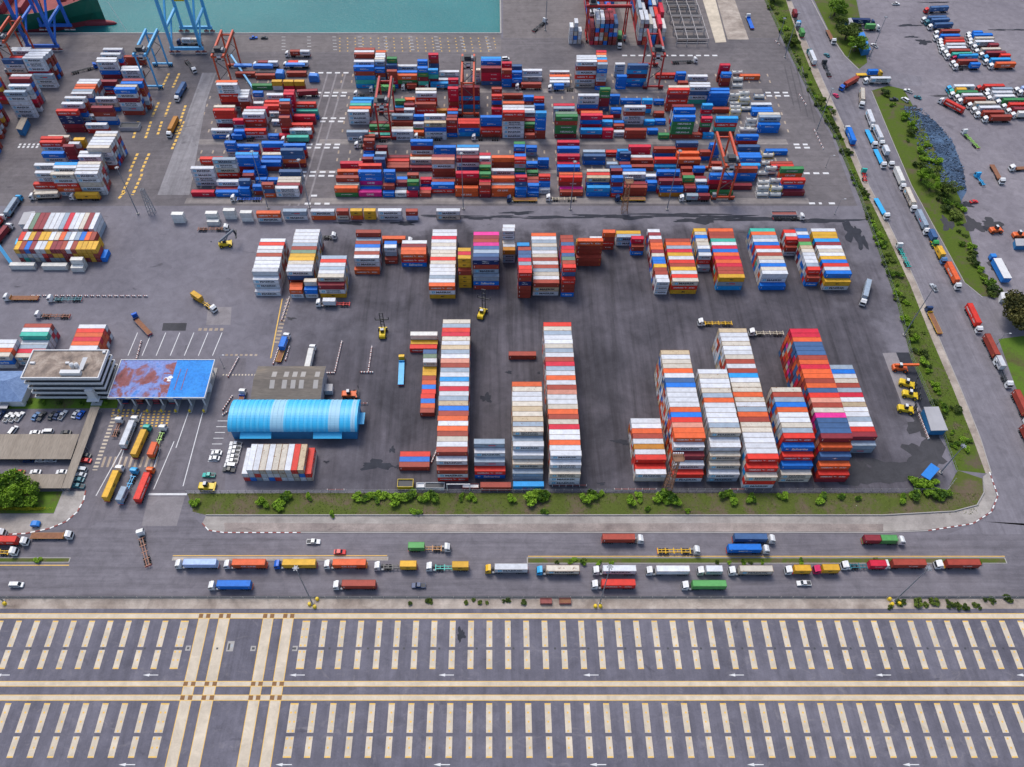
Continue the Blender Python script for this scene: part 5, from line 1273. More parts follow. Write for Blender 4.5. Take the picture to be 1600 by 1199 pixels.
# small roofs on the right
def flatshed(name, label, pts, z, mat, cat='shed', sides_=True, wallm='bluewall'):
    q = quadz(pts, z); cx = sum(p[0] for p in q) / 4; cy = sum(p[1] for p in q) / 4
    root = thing(name, label, cat, (cx, cy, 0)); b = MB(); lo = [(x - cx, y - cy, z - .3) for x, y, _ in q]; hi = [(x - cx, y - cy, z) for x, y, _ in q]
    b.add(lo + hi, [(3,2,1,0), (4,5,6,7)] + [(k, (k+1) % 4, 4 + (k+1) % 4, 4 + k) for k in range(4)], mat); me = b.mesh('roof'); fixn(me); put('roof', me, root)
    if sides_:
        b = MB(); f = .93; g0 = [(x*f, y*f, 0) for x, y, _ in lo]; g1 = [(x*f, y*f, z - .3) for x, y, _ in lo]
        b.add(g0 + g1, [(k, (k+1) % 4, 4 + (k+1) % 4, 4 + k) for k in range(4)], wallm); me = b.mesh('wall'); fixn(me); put('wall', me, root)
    else:
        for x, y, _ in lo: b = MB(); b.box(x*.94 - .12, x*.94 + .12, y*.94 - .12, y*.94 + .12, 0, z - .3, 'steel'); b.build('post', root)
    return root
flatshed('yard_shed', 'white-roofed shed by the right-hand fence', [(1455,673),(1481.5,672.5),(1466.5,635.5),(1443.5,636)], 4, 'sheet')
flatshed('blue_shelter', 'tilted bright blue shelter at the yard corner by bushes', [(1439,742),(1453,750.5),(1468.5,732.5),(1455,723.5)], 3.2, 'bluecan', 'shelter', False)
flatshed('cabin', 'white cabin with grey pitched roof beside the left block', [(28,351),(49,350.5),(55,330),(37,332)], 4.5, 'sheet', 'cabin', True, 'wall')
flatshed('awning', 'blue tent-like awning behind the roadside trees', [(1349,79),(1361,77.5),(1350,50),(1340,52)], 4, 'bluecan', 'awning')
flatshed('awning', 'small pale grey awning above the blue tent', [(1325,39),(1334,38),(1331,28),(1322,29)], 4, 'sheet', 'awning')
flatshed('hut', 'small blue-roofed hut beside the pale gangway at left', [(23,382),(37,382),(39,373),(26,373)], 3, 'archblue', 'hut')
flatshed('guard_hut', 'white guard hut with a ribbed roof beside the round tree', [(1565,467),(1581,466),(1578,456),(1564,457)], 3, 'wall', 'hut', True, 'wall')
flatshed('hut', 'small white hut beside the grey shed', [(506,611),(519,611),(520,600),(508,600)], 3, 'sheet', 'hut', True, 'wall')
flatshed('shelter', 'pale grey lean-to at the right edge of the lorry park', [(1588,384),(1612,384),(1608,373),(1586,373)], 3, 'sheet', 'shelter')
flatshed('lattice_shed', 'curved tan-roofed transformer hut in the left aisle', [(24,201),(34,203),(43,184),(33,183)], 4.5, 'cport', 'hut')
# blue curtain-sided trailer parked near the round tree
X, Y = G(1552, 413, 0); X2, Y2 = G(1570, 447, 0); rz = math.atan2(Y2 - Y, X2 - X)
root = thing('parked_trailer', 'blue box trailer with a white roof parked near the round tree', 'trailer', (X, Y, 0), rz)
b = MB(); b.box(0, 13.5, -1.9, 1.9, 1.0, 3.9, 'bluecan'); b.build('body', root); b = MB(); b.box(-.05, 13.55, -1.95, 1.95, 3.9, 4.05, 'wall'); b.build('roof', root)
b = MB(); b.box(-4.4, -2.2, -1.3, 1.3, .5, 3.0, 'bluecan'); b.box(-2.2, 0, -.6, .6, .5, .9, 'dsteel'); b.build('tractor', root)
for x in (-3.3, 9.5, 11): 
    for s in (-1, 1): b = MB(); b.tube((x, s*1.3, .5), (x, s*.9, .5), .5, .5, 10, 'tyre'); b.build('wheel', root)
# ------------------------------------------------------------------ cranes
def rtg(px, py, mat, label, height=22, wide=6.8, span=24.5, rz=0.0, trolley=.15, group='gantry cranes over the container rows'):
    "rubber-tyred gantry: px,py is the ground point midway between the near legs; the girders run away from the camera"
    X, Y = G(px, py); root = thing('gantry_crane', label, 'crane', (X, Y, 0), rz, group); h = wide / 2
    for yy in (0, span):
        b = MB(); b.box(-6.2, 6.2, yy - .45, yy + .45, 1.4, 2.3, mat); so = b.build('sill_beam', root)
        for x in (-5.4, -3.9, 3.9, 5.4):
            b = MB(); b.tube((x, yy - .35, .75), (x, yy + .35, .75), .75, .75, 12, 'tyre'); b.tube((x, yy - .38, .75), (x, yy + .38, .75), .35, .35, 8, mat); b.build('wheel', so)
        for s in (-1, 1):
            b = MB(); b.bar((s*h, yy, 2.3), (s*h, yy, height), .85, mat, .75); b.build('leg', root)
        b = MB(); b.bar((-h + .4, yy, 7), (h - .4, yy, 13), .28, 'dsteel'); b.bar((h - .4, yy, 13), (-h + .4, yy, 19), .28, 'dsteel'); b.box(-h + .4, h - .4, yy - .3, yy + .3, height - 1.0, height - .2, mat); b.build('brace', root)
    for s in (-1, 1):
        b = MB(); b.box(s*h - .5, s*h + .5, -2.0, span + 2.0, height, height + 1.6, mat); b.box(s*h + (.52 if s > 0 else -1.3), s*h + (1.3 if s > 0 else -.52), -2, span + 2, height + .1, height + .2, 'dsteel'); b.build('girder', root)
    ty = span * trolley
    t = MB(); t.box(-h - .4, h + .4, ty - 2.4, ty + 2.4, height + 1.62, height + 2.1, 'dsteel'); t.box(-2.2, 1.6, ty - 1.4, ty + 1.6, height + 2.1, height + 4.0, 'dsteel'); t.box(1.8, 3.0, ty - 1.8, ty + 1, height + 2.1, height + 3.4, 'steel'); to = t.build('trolley', root)
    b = MB(); b.box(-1.2, 1.2, ty - 3.4, ty - 1.2, height - 2.6, height - .1, 'wall'); b.box(-1.1, 1.1, ty - 3.46, ty - 3.4, height - 2.2, height - .9, 'glass'); b.build('driver_cab', to)
    zs = height - 4.5
    b = MB(); b.box(-3, 3, ty - .5, ty + .5, zs, zs + .5, 'dsteel'); b.box(-3, -2.6, ty - 1.2, ty + 1.2, zs - .1, zs + .4, 'dsteel'); b.box(2.6, 3, ty - 1.2, ty + 1.2, zs - .1, zs + .4, 'dsteel')
    for x in (-1.5, 1.5):
        for y in (-.6, .6): b.tube((x, ty + y, zs + .5), (x*.8, ty + y, height + 1.6), .05, .05, 4, 'dsteel')
    b.build('spreader', to)
    b = MB(); b.box(-h - 2.4, -h - .5, -.9, .9, 2.4, 4.4, 'steel'); b.build('power_unit', root)
    return root
rtg(1128, 312.5, 'ored', 'orange-red gantry crane standing at the near right of the rows', trolley=.10)
rtg(732, 182, 'ored', 'red gantry crane with orange legs in the middle of the upper rows', trolley=.85)
rtg(603, 219, 'red', 'bright red gantry crane over the upper left rows', trolley=.10)
rtg(1019.5, 139.5, 'red', 'bright red gantry crane below the pier stacks', trolley=.12)
rtg(357, 141, 'ored', 'orange-red gantry crane beside the quay at left', trolley=.12)
rtg(239.5, 139, 'lblue', 'light blue gantry crane among the left stacks', trolley=.10)
rtg(27, 118, 'ored', 'orange-red gantry crane under the first quay crane', trolley=.08)
# big red gantry over the end-on pier block (girders run left to right)
X, Y = G(945, 70.5); 
rtg(*P(G(975, 64)[0], G(975, 64)[1] + 4), 'red', 'big red gantry crane straddling the pier block', 22, 7.5, 24.5, math.pi / 2, .9)
def quay_crane(pxl, pyl, mat, label, wide=18.0, gauge=25.0):
    X, Y = G(pxl, pyl); root = thing('quay_crane', label, 'crane', (X, Y, 0), 0, 'blue quay cranes'); H1 = 38
    for yy in (0, gauge):
        b = MB(); b.box(-1.5, wide + 1.5, yy - .7, yy + .7, 2.6, 4.4, mat); so = b.build('sill_beam', root)
        for x in (-1.2, 2.6, wide - 2.6, wide + 1.2):
            b = MB()
            for d in (-1.2, -.4, .4, 1.2): b.tube((x + d, yy - .3, .45), (x + d, yy + .3, .45), .4, .4, 8, 'white')
            b.box(x - 1.6, x + 1.6, yy - .25, yy + .25, .7, 1.6, 'redk'); b.box(x - .5, x + .5, yy - .3, yy + .3, 1.6, 2.6, 'redk'); b.build('bogie', so)
        for x in (0, wide): b = MB(); b.bar((x, yy, 4.4), (x, yy, 46), 1.7, mat, 1.5); b.build('leg', root)
        b = MB(); b.box(.9, wide - .9, yy - .8, yy + .8, 44, 46, mat); b.build('portal_beam', root)
    for x in (0, wide):
        b = MB(); b.bar((x, .9, 17), (x, gauge - .9, 17), 1.3, mat, 1.5); b.bar((x, .8, 6), (x, gauge * .5, 16.3), .9, mat); b.bar((x, gauge - .8, 42), (x, .9, 18), 1.1, mat); b.build('side_frame', root)
        b = MB(); b.box(x - .9, x + .9, -9, gauge + 44, 46, 48.4, mat) if False else b.box((x * .36 + wide * .32) - .8, (x * .36 + wide * .32) + .8, -16, gauge + 46, 46, 48.6, mat); b.build('boom', root)
        b = MB(); b.bar((x, gauge, 46), (wide / 2 + (x - wide / 2) * .3, gauge - 3, 66), 1.1, mat); b.build('mast', root)
    for x in (.33, .67):
        b = MB(); b.bar((wide * x, gauge - 3, 66), (wide * x, gauge + 40, 48.6), .4, mat); b.bar((wide * x, gauge - 3, 66), (wide * x, -12, 48.6), .4, mat); b.build('stay', root)
    b = MB(); b.box(wide * .25, wide * .75, -14, -4, 48.7, 53, mat); b.build('machinery_house', root)
    b = MB(); b.bar((wide * .62, gauge - 6, 44), (wide + .0, -1.0, 5), .7, 'dsteel', .5); b.build('stair_tower', root)
    b = MB(); b.box(wide * .25, wide * .60, gauge * .6, gauge * .6 + 2.4, 26, 27, 'cyel'); b.box(wide * .3, wide * .55, gauge * .6, gauge * .6 + 2.2, 27, 29.2, 'dsteel'); b.build('spreader', root)
    return root
quay_crane(272.5, 84, 'lblue', 'tall blue quay crane standing clear of the ship')
quay_crane(48, 80, 'cblue', 'deep blue quay crane working the moored ship')
quay_crane(-62, 80, 'cblue', 'deep blue quay crane half cut by the left edge')
# ------------------------------------------------------------------ moored ship
def ship():
    yc = YQ + 2.0 + 16; xb = G(167, 26)[0]; x0 = xb - 210
    root = thing('container_ship', 'green-hulled container ship with a maroon deck moored at the quay', 'ship', (x0, yc, -3.2)); L = xb - x0
    secs = []
    for t in (0, .12, .3, .5, .7, .80, .86, .91, .95, .98, 1.0):
        x = L * t; w = 16 if t < .8 else 16 * max(0, 1 - ((t - .8) / .2) ** 2.1); sheer = 15 + (5.5 * max(0, (t - .82) / .18))
        wl = 16 if t < .70 else 16 * max(0, 1 - ((t - .70) / .26) ** 1.5)
        secs.append((x, max(w, .15), max(min(wl, w), .12), sheer))
    b = MB(); M['hull'] = plain('green_hull', (.012,.13,.085), .45, 0, .15, .1); M['boot'] = plain('red_boot_topping', (.28,.035,.045), .6); M['deck'] = plain('maroon_deck', (.27,.055,.05), .8, 0, .25, .3)
    for (xa, wa, la, sa), (xc, wc, lc, s2) in zip(secs, secs[1:]):
        for s in (-1, 1):
            f = lambda q: q if s < 0 else q[::-1]
            k = .55 
            ma, mc = la + (wa - la) * k, lc + (wc - lc) * k
            b.poly(f([(xa, s*la, 3.2), (xc, s*lc, 3.2), (xc, s*mc, 9), (xa, s*ma, 9)]), 'hull'); b.poly(f([(xa, s*ma, 9), (xc, s*mc, 9), (xc, s*wc, s2), (xa, s*wa, sa)]), 'hull')
            b.poly(f([(xa, s*la*.96, -2), (xc, s*lc*.96, -2), (xc, s*lc, 3.2), (xa, s*la, 3.2)]), 'boot')
            b.poly(f([(xa, s*wa, sa), (xc, s*wc, s2), (xc, s*wc*.97, s2), (xa, s*wa*.97, sa)]), 'hull')
        b.poly([(xa, -wa*.97, sa - 1.1), (xc, -wc*.97, s2 - 1.1), (xc, wc*.97, s2 - 1.1), (xa, wa*.97, sa - 1.1)], 'deck')
    b.build('hull', root)
    b = MB(); n = 10
    for i in range(n):
        t0, t1 = i / n, (i + 1) / n; R0, R1 = 2.6 * math.sqrt(max(0, 1 - t0 ** 2.2)), 2.6 * math.sqrt(max(0, 1 - t1 ** 2.2))
        b.tube((L - 14 + 21 * t0, 0, .6), (L - 14 + 21 * t1, 0, .6), max(R0, .05), max(R1, .05), 14, 'boot', False)
    b.build('bulb', root)
    b = MB(); b.box(L - 24, L - 20, -2, 2, 16, 17.6, 'deck'); b.tube((L - 14, -3, 17), (L - 14, 3, 17), .8, .8, 10, 'deck'); b.tube((L - 10, 0, 17), (L - 10, 0, 24), .3, .2, 8, 'cyel'); b.build('foredeck_gear', root)
    for x in (L - 60, L - 47): b = MB(); b.box(x, x + 3, -14.5, 14.5, 14, 19, 'boot'); b.build('lashing_bridge', root)
    r = random.Random(4); 
    for k in range(9):
        xx = L - 58 - k * 14
        if 4 < k < 6: continue
        for j in range(10):
            for z in range(r.randint(2, 4)):
                MASS_SHIP.append((40, r.choice('wgwbrBcw'), (x0 + xx - 12.2 + .2, yc - 13 + j * 2.6, -3.2 + 15.2 + z * 2.6)))
    b = MB(); b.box(L - 128, L - 116, -15.5, 15.5, 14, 34, 'wall'); b.build('superstructure', root)
MASS_SHIP = []; ship()
r_ = random.Random(2)
for s_, c_, l_ in MASS_SHIP: MASS.container(s_, c_, l_, 0, 'maersk' if c_ in 'wg' else 'none', r_, 2.6)
b = MB(); b.tube((*G(172, 12), 4), (*G(199, 51.5), .6), .12, .12, 5, 'steel')
tag(b.build('mooring_line'), 'pale mooring line from the bow of the green ship', 'rope')
# ------------------------------------------------------------------ reach stackers and empty handlers
def handler(px, py, deg, mat, label, boom='mast', lift=9.0):
    X, Y = G(px, py, 1.0); root = thing('reach_stacker', label, 'reach stacker', (X, Y, .03), math.radians(deg), 'yard handling machines')
    b = MB(); b.prism([(-3.4,.7),(-3.4,2.1),(-2.9,2.5),(-1.0,2.3),(.6,1.9),(2.6,1.7),(2.9,1.0),(2.6,.7)], -1.3, 1.3, mat); b.box(1.6, 3.0, -1.9, 1.9, .8, 1.5, mat); b.build('body', root)
    for x, r, y in ((1.9, .85, 1.75), (-2.3, .75, 1.35)):
        for s in (-1, 1): b = MB(); b.tube((x, s*y - .35, r), (x, s*y + .35, r), r, r, 14, 'tyre'); b.tube((x, s*y - .37, r), (x, s*y + .37, r), r*.5, r*.5, 10, mat); b.build('wheel', root)
    b = MB(); b.prism([(-1.2,2.3),(-1.2,3.9),(-.2,4.0),(.4,3.4),(.5,2.1)], -.8, .8, 'glass'); b.box(-1.15, .0, -.75, .75, 3.98, 4.1, 'wall'); b.build('cab', root)
    if boom == 'mast':
        # raised mast with side-lift frame
        b = MB()
        for s in (-.75, .75): b.box(2.9, 3.3, s - .16, s + .16, .4, lift, 'dsteel')
        for k in range(6): b.box(2.95, 3.25, -.6, .6, 1.2 + k * (lift - 1.6) / 5, 1.45 + k * (lift - 1.6) / 5, 'dsteel')
        mo_ = b.build('mast', root); zz__ = lift * .52
        b = MB(); b.box(3.35, 3.7, -3.1, 3.1, zz__, zz__ + .5, 'dsteel')
        for s in (-3.0, 3.0): b.box(3.35, 3.65, s - .15, s + .15, zz__ + .5, zz__ + 2.0, 'dsteel')
        b.build('spreader', mo_)
    elif boom == 'arm':
        b = MB(); b.bar((-2.8, 0, 3.0), (5.6, 0, 9.2), .85, 'steel', .95); b.bar((-.4, .6, 1.8), (2.4, .5, 6.5), .3, 'steel'); b.bar((-.4, -.6, 1.8), (2.4, -.5, 6.5), .3, 'steel'); bo = b.build('boom', root)
        b = MB(); b.bar((5.6, 0, 9.2), (6.2, 0, 6.6), .8, 'dsteel'); b.box(5.9, 6.7, -3.0, 3.0, 6.2, 6.7, 'dsteel'); b.build('spreader', bo)
    elif boom == 'flat':
        b = MB(); b.bar((-3.0, 0, 3.2), (7.2, 0, 3.7), .9, mat, .95); b.build('boom', root)
    return root
handler(353, 381.5, 12, 'cyel', 'yellow reach stacker with its grey boom raised in the open yard', 'arm')
handler(598, 520, 92, 'cyel', 'yellow empty-box handler with black mast, alone above the half-length row', 'mast', 11)
handler(753, 490, 74, 'cyel', 'yellow empty-box handler with wide black frame by the mid-yard stacks', 'mast', 14)
handler(1406, 575.5, -2, 'orange', 'orange reach stacker with a long flat boom parked at right', 'flat')
handler(1417, 600.5, -20, 'cyel', 'upper yellow handler on the parking pad', 'mast', 4)
handler(1422, 617.5, -14, 'cyel', 'middle yellow handler on the parking pad', 'mast', 4)
handler(1415, 640, -10, 'cyel', 'lower yellow handler with silver cab on the parking pad', 'mast', 5)
handler(1556, 360, 10, 'orange', 'orange loader working beside black stains in the dusty lot', 'none')
handler(1592, 368, 5, 'orange', 'small orange loader by the lean-to at the right edge', 'none')
handler(547, 617, 4, 'orange', 'small orange forklift beside the blue warehouse', 'mast', 3)
handler(325, 761, 0, 'cyel', 'yellow forklift parked at the end of the gate apron', 'none')
# ------------------------------------------------------------------ posts and masts
def lamp(px, py, qy, label, head='ring', r=.28, base=None):
    X, Y = G(px, py); h = max(7, hgt(px, py, qy)); root = thing('light_mast', label, 'light mast', (X, Y, 0), 0, 'lighting masts')
    b = MB(); b.tube((0,0,0), (0,0,h), r, r * .45, 10, 'steel'); b.build('pole', root)
    b = MB(); b.tube((0,0,0), (0,0,.6), r * 2.6, r * 2.6, 8, 'conc'); b.build('foot', root)
    if head == 'ring':
        hd = MB(); hd.tube((0,0,h), (0,0,h + .2), .6, .6, 12, 'steel'); ho = hd.build('lamp_ring', root)
        for k in range(6):
            a = k * math.pi / 3; b = MB(); b.box(.85 * math.cos(a) - .2, .85 * math.cos(a) + .2, .85 * math.sin(a) - .2, .85 * math.sin(a) + .2, h - .2, h + .08, 'steel'); b.build('lamp', ho)
    else:
        b = MB(); b.bar((0,0,h), (1.8,0,h + .4), .1, 'steel'); b.box(1.6, 2.5, -.18, .18, h + .3, h + .5, 'lampw'); b.build('lamp', root)
    return root
for px, py, qy, l in [(1412,524,448,'grey high mast leaning over the verge beside the side road'),(1275,207,139,'grey high mast in the verge at the upper yard corner'),(1226,90,20,'grey high mast near the top of the verge, right of a pair'),(1215,66,29,'shorter high mast near the top of the verge, left of a pair'),
    (1358,92,27,'high mast between the blue awning and the lorry park'),(724,327,240,'high mast behind the thin row, left of the middle'),(891,328,253,'tapering high mast in front of the crane rows, middle'),(1042,328,236,'high mast left of the orange-red near crane'),
    (419,326,237,'high mast in front of the left rows, nearer the left edge'),(484,325,250,'high mast at the lane end between the two row groups'),(488,943,888,'high mast in the dirt strip, leftmost by yellow guards'),(937,944,886,'high mast in the dirt strip near the red skips'),(1397,940,888,'high mast in the dirt strip at right'),
    (216,335,262,'high mast beside the left block and the aisle'),(1469,739,697,'mast beside the blue shelter at the yard corner'),(6,940,900,'high mast in the dirt strip at the left edge'),(852,48,-40,'high mast on the pier apron'),(1305,132,115,'')]:
    if l: lamp(px, py, qy, l)
for px, py, qy, l in [(1304,335,312,'small street lamp beside the fence below the upper corner'),(1296,28,20,'small street lamp beside the roadside trees'),(1325,90,76,'street lamp at the foot of the roadside trees'),(1555,542,522,'street lamp below the round tree'),(1290,262,244,'thin pole by the fence near the crossing marks'),(350,575,556,'thin pole beside the grey shed')]:
    lamp(px, py, qy, l, 'arm', .12)
def lattice(px, py, qy, label, mat, head=True):
    X, Y = G(px, py); h = hgt(px, py, qy); root = thing('lattice_mast', label, 'lattice mast', (X, Y, 0)); b = MB(); w0, w1 = 1.5, .7
    c = lambda z: w0 + (w1 - w0) * z / h
    cs = [(-1,-1),(1,-1),(1,1),(-1,1)]
    for sx, sy in cs: b.bar((sx*w0, sy*w0, 0), (sx*w1, sy*w1, h), .22, mat)
    n = int(h / 2.2)
    for i in range(n):
        z0, z1 = h * i / n, h * (i + 1) / n
        for k in range(4):
            (ax, ay), (bx, by) = cs[k], cs[(k+1) % 4]; b.bar((ax*c(z0), ay*c(z0), z0), (bx*c(z1), by*c(z1), z1), .12, mat); b.bar((ax*c(z1), ay*c(z1), z1), (bx*c(z1), by*c(z1), z1), .1, mat)
    b.build('tower', root)
    if head:
        p_ = MB(); p_.box(-2, 2, -1.6, 1.6, h, h + .15, mat)
        for x in (-2, 2): p_.box(x - .05, x + .05, -1.6, 1.6, h + .15, h + 1.1, mat)
        po = p_.build('platform', root)
        for k in range(5): b = MB(); b.box(-1.9 + k * .85, -1.4 + k * .85, 1.1, 1.6, h + 1.0, h + 1.5, 'lampw'); b.build('floodlight', po)
M['lrust'] = plain('rusty_lattice', (.22,.115,.065), .8, 0, .2, .5)
lattice(1042, 766, 716, 'rusty brown lattice floodlight mast beside the near fence', 'lrust'); lattice(975, 331, 284, 'tan lattice floodlight mast in front of the crane rows', 'lrust')
lattice(238, 333, 296, 'white lattice mast base beside the left block', 'steel', False)
b = MB(); p0 = Vector((*G(20, 415), .5)); p1 = Vector((*G(1, 390), 12)); b.bar(p0, p1, 1.6, 'lblue', 1.2)
tag(b.build('crane_boom'), 'slanting blue crane boom at the left edge by the pale block', 'boom')
b = MB(); p0 = Vector((*G(396, 140), .5)); p1 = Vector((*G(363, 95), 4)); b.bar(p0, p1, 1.1, 'lblue', 1.0)
tag(b.build('crane_boom'), 'long light blue boom lying beside the tarpaulin boxes', 'boom')
# ------------------------------------------------------------------ fences
def fence(label, pts, h=2.2, step=3.0, arm=True):
    q = [Vector((*G(*p), 0)) for p in pts]; tot = sum((c - a).length for a, c in zip(q, q[1:])); step = max(step, tot / 95)
    root = thing('fence', label, 'fence', q[0]); o = q[0]; b = MB(); posts = []
    for a, c in zip(q, q[1:]):
        d = c - a; n = max(1, int(d.length / step))
        for z in (.15, h * .5, h): b.bar(a - o + Vector((0,0,z)), c - o + Vector((0,0,z)), .06, 'steel')
        for i in range(n): posts.append(a - o + d * i / n)
    posts.append(q[-1] - o)
    b.build('rail', root)
    pm = MB(); pm.box(-.06, .06, -.06, .06, 0, h + .2, 'conc'); pm.bar((0,0,h + .2), (0,-.45,h + .55), .08, 'conc'); me = pm.mesh('post')
    for p in posts[:98]: put('post', me, root, p)
fence('long wire fence between the near stacks and the grass verge', [(293,771.5),(700,769.5),(1100,768.5),(1478,768.5),(1490,752)])
fence('wire fence running uphill along the right-hand verge', [(1493,740),(1458,642),(1424,562),(1404,482),(1376,402),(1344,312),(1305,217),(1267,152),(1224,62),(1194,0),(1186,-20)])
fence('wire fence along the dirt strip in front of the parking field', [(-40,936),(400,936),(800,936),(1200,936),(1640,936)], 2.0)
# red and white barriers
def bar_mesh():
    b = MB()
    for k in range(4): b.box(-.9 + k * .45, -.45 + k * .45, -.22, .22, 0, .85, 'white' if k % 2 else 'redk')
    return b.mesh('barrier')
BARM = bar_mesh()
def barriers(p, q, n, where):
    (xa, ya), (xb_, yb_) = G(*p), G(*q); a = math.atan2(yb_ - ya, xb_ - xa)
    end = ('left' if q[0] > p[0] else 'right') if abs(q[0] - p[0]) > abs(q[1] - p[1]) else ('near' if p[1] > q[1] else 'far')
    for i in range(n):
        t = i / max(1, n - 1); o = put('barrier', BARM, None, (xa + (xb_ - xa) * t, ya + (yb_ - ya) * t, .03), a)
        tag(o, f"red and white barrier, {ORD[i]} from the {end} end {where}", 'barrier', 'road barriers ' + where)
barriers((52,463.5),(228,464), 20, 'across the open yard behind two lorries'); barriers((441,500),(452,468), 8, 'beside the leftmost mid-yard stacks'); barriers((428,568),(440,533), 8, 'left of the tarpaulin lorry'); barriers((447,562),(452,545), 4, 'right of the tarpaulin lorry')
barriers((489,562),(493,548), 4, 'right of the ivory lorry'); barriers((524,580),(534,537), 12, 'closing the shed forecourt'); barriers((505,584),(520,584), 3, 'beside the grey shed corner'); barriers((566,583),(580,583), 4, 'standing alone right of the shed')
barriers((576,580),(581,545), 7, 'of the thin line beyond the shed'); barriers((1432,642),(1449,684), 10, 'beside the white-roofed shed'); barriers((675,722),(681,708), 4, 'beside the long near stack'); barriers((354,646),(351,648), 2, 'left of the blue warehouse'); barriers((208,585),(221,536), 9, 'at the entry of the gate lanes')
barriers((358,588),(372,562), 7, 'right of the gate canopy'); barriers((1249,150),(1258,164), 4, 'along the fence at the upper right'); barriers((1272,205),(1285,232), 6, 'round the upper corner mast'); barriers((1212,66),(1216,70), 2, 'at the foot of the paired masts'); barriers((350,640),(362,622), 6, 'in front of the nosed-in lorry')
def hurdle(px0, px1, py, label):
    X0, Y = G(px0, py); X1 = G(px1, py)[0]; b = MB()
    for z in (.5, 1.1): b.bar((0, 0, z), (X1 - X0, 0, z), .12, 'redk')
    n = max(2, int((X1 - X0) / 2.5))
    for i in range(n + 1): b.box((X1 - X0) * i / n - .06, (X1 - X0) * i / n + .06, -.3, .3, 0, 1.1, 'white')
    tag(b.build('hurdle', None, (X0, Y, 0)), label, 'hurdle')
hurdle(512, 538, 767, 'long red and white hurdle against the near fence, left'); hurdle(863, 916, 760, 'red hurdle in front of the thirty-row stack'); hurdle(960, 1025, 766, 'long hurdle in front of the ten-row stack'); hurdle(1140, 1164, 766, 'hurdle in front of the white stacks'); hurdle(563, 574, 632, 'red hurdle at the warehouse corner')
# open skips, cabins and small yard things beside the near fence
def yard_box(px, py, w, d, h, mat, label, cat, name, inner='dsteel', rz=0):
    X, Y = G(px, py); root = thing(name, label, cat, (X, Y, .02), rz); b = MB(); t = .12
    b.box(0, w, 0, t, 0, h, mat); b.box(0, w, d - t, d, 0, h, mat); b.box(0, t, t, d - t, 0, h, mat); b.box(w - t, w, t, d - t, 0, h, mat); b.build('body', root)
    c = MB(); c.box(t + .002, w - t - .002, t + .002, d - t - .002, .1, h * .75, inner); c.build('load', root)
yard_box(844, 945, 4.2, 2.0, 1.3, 'redk', 'red open skip in the dirt strip, left of two', 'skip', 'skip', 'redk'); yard_box(874, 945, 4.2, 2.0, 1.3, 'redk', 'red open skip with orange scrap in the dirt strip', 'skip', 'skip', 'rustbed')
yard_box(621.5, 766, 6.2, 3.6, 2.6, 'cyel', 'yellow equipment cage against the near fence', 'cage', 'equipment_cage'); yard_box(651, 766, 3.2, 2.2, 2.2, 'wall', 'small white cabinet against the near fence', 'cabinet', 'cabinet', 'wall')
yard_box(664.5, 766.5, 7.6, 2.6, 1.9, 'wall', 'white-ended flat rack against the near fence', 'flat rack', 'flat_rack'); yard_box(722.5, 765.5, 6.5, 1.8, 1.6, 'redk', 'red and white barrier stack against the near fence', 'barrier stack', 'barrier_stack', 'white')
yard_box(1205, 341, 13, 3, 2.2, 'sheet', 'long scrap bin hauled at the upper right yard edge', 'scrap bin', 'scrap_bin', 'redk'); yard_box(188, 205, 11, 5, 2.4, 'sheet', 'open crate of black drums beside the left stacks', 'crate', 'drum_crate')
yard_box(1409, 783, 2, 1.5, .8, 'sheet', 'small grey box in the verge near the right corner', 'box', 'utility_box') if False else None
b = MB(); X, Y = G(699, 767); 
for x in (0, 9): b.box(x - .15, x + .15, -.15, .15, 0, 5, 'wall')
b.box(-.15, 9.15, -.15, .15, 5, 5.3, 'wall'); tag(b.build('height_frame', None, (X, Y, 0)), 'white goal-shaped height frame in front of the long stack', 'frame')
for px, py, c, l in ((51,821,'bluecan','blue tarpaulin-covered cart on the corner pavement'),(104,790,'redk','')):
    if not l: continue
    X, Y = G(px, py); b = MB(); b.prism([(0,.6),(0,1.6),(.8,2.1),(2.4,2.1),(3.2,1.5),(3.2,.6)], -1, 1, c); b.tube((.6,-1,.4),(.6,1,.4),.4,.4,8,'tyre'); b.tube((2.6,-1,.4),(2.6,1,.4),.4,.4,8,'tyre'); tag(b.build('market_cart', None, (X, Y, 0)), l, 'cart')
for i, (px, py) in enumerate([(350,945),(358,949),(362,937),(930,948),(938,948),(1389,937),(1393,945),(1404,944),(8,944)]):
    X, Y = G(px - (0), py); 
    if i < 3: X, Y = G(px + 134, py)
    b = MB(); b.tube((0,0,0),(0,0,1.1),.7,.6,10,'cyel'); b.tube((0,0,1.1),(0,0,1.3),.6,.3,10,'cyel'); tag(b.build('mast_guard', None, (X, Y, 0)), 'round yellow guard block beside a high mast in the dirt strip', 'guard block', 'yellow guard blocks')
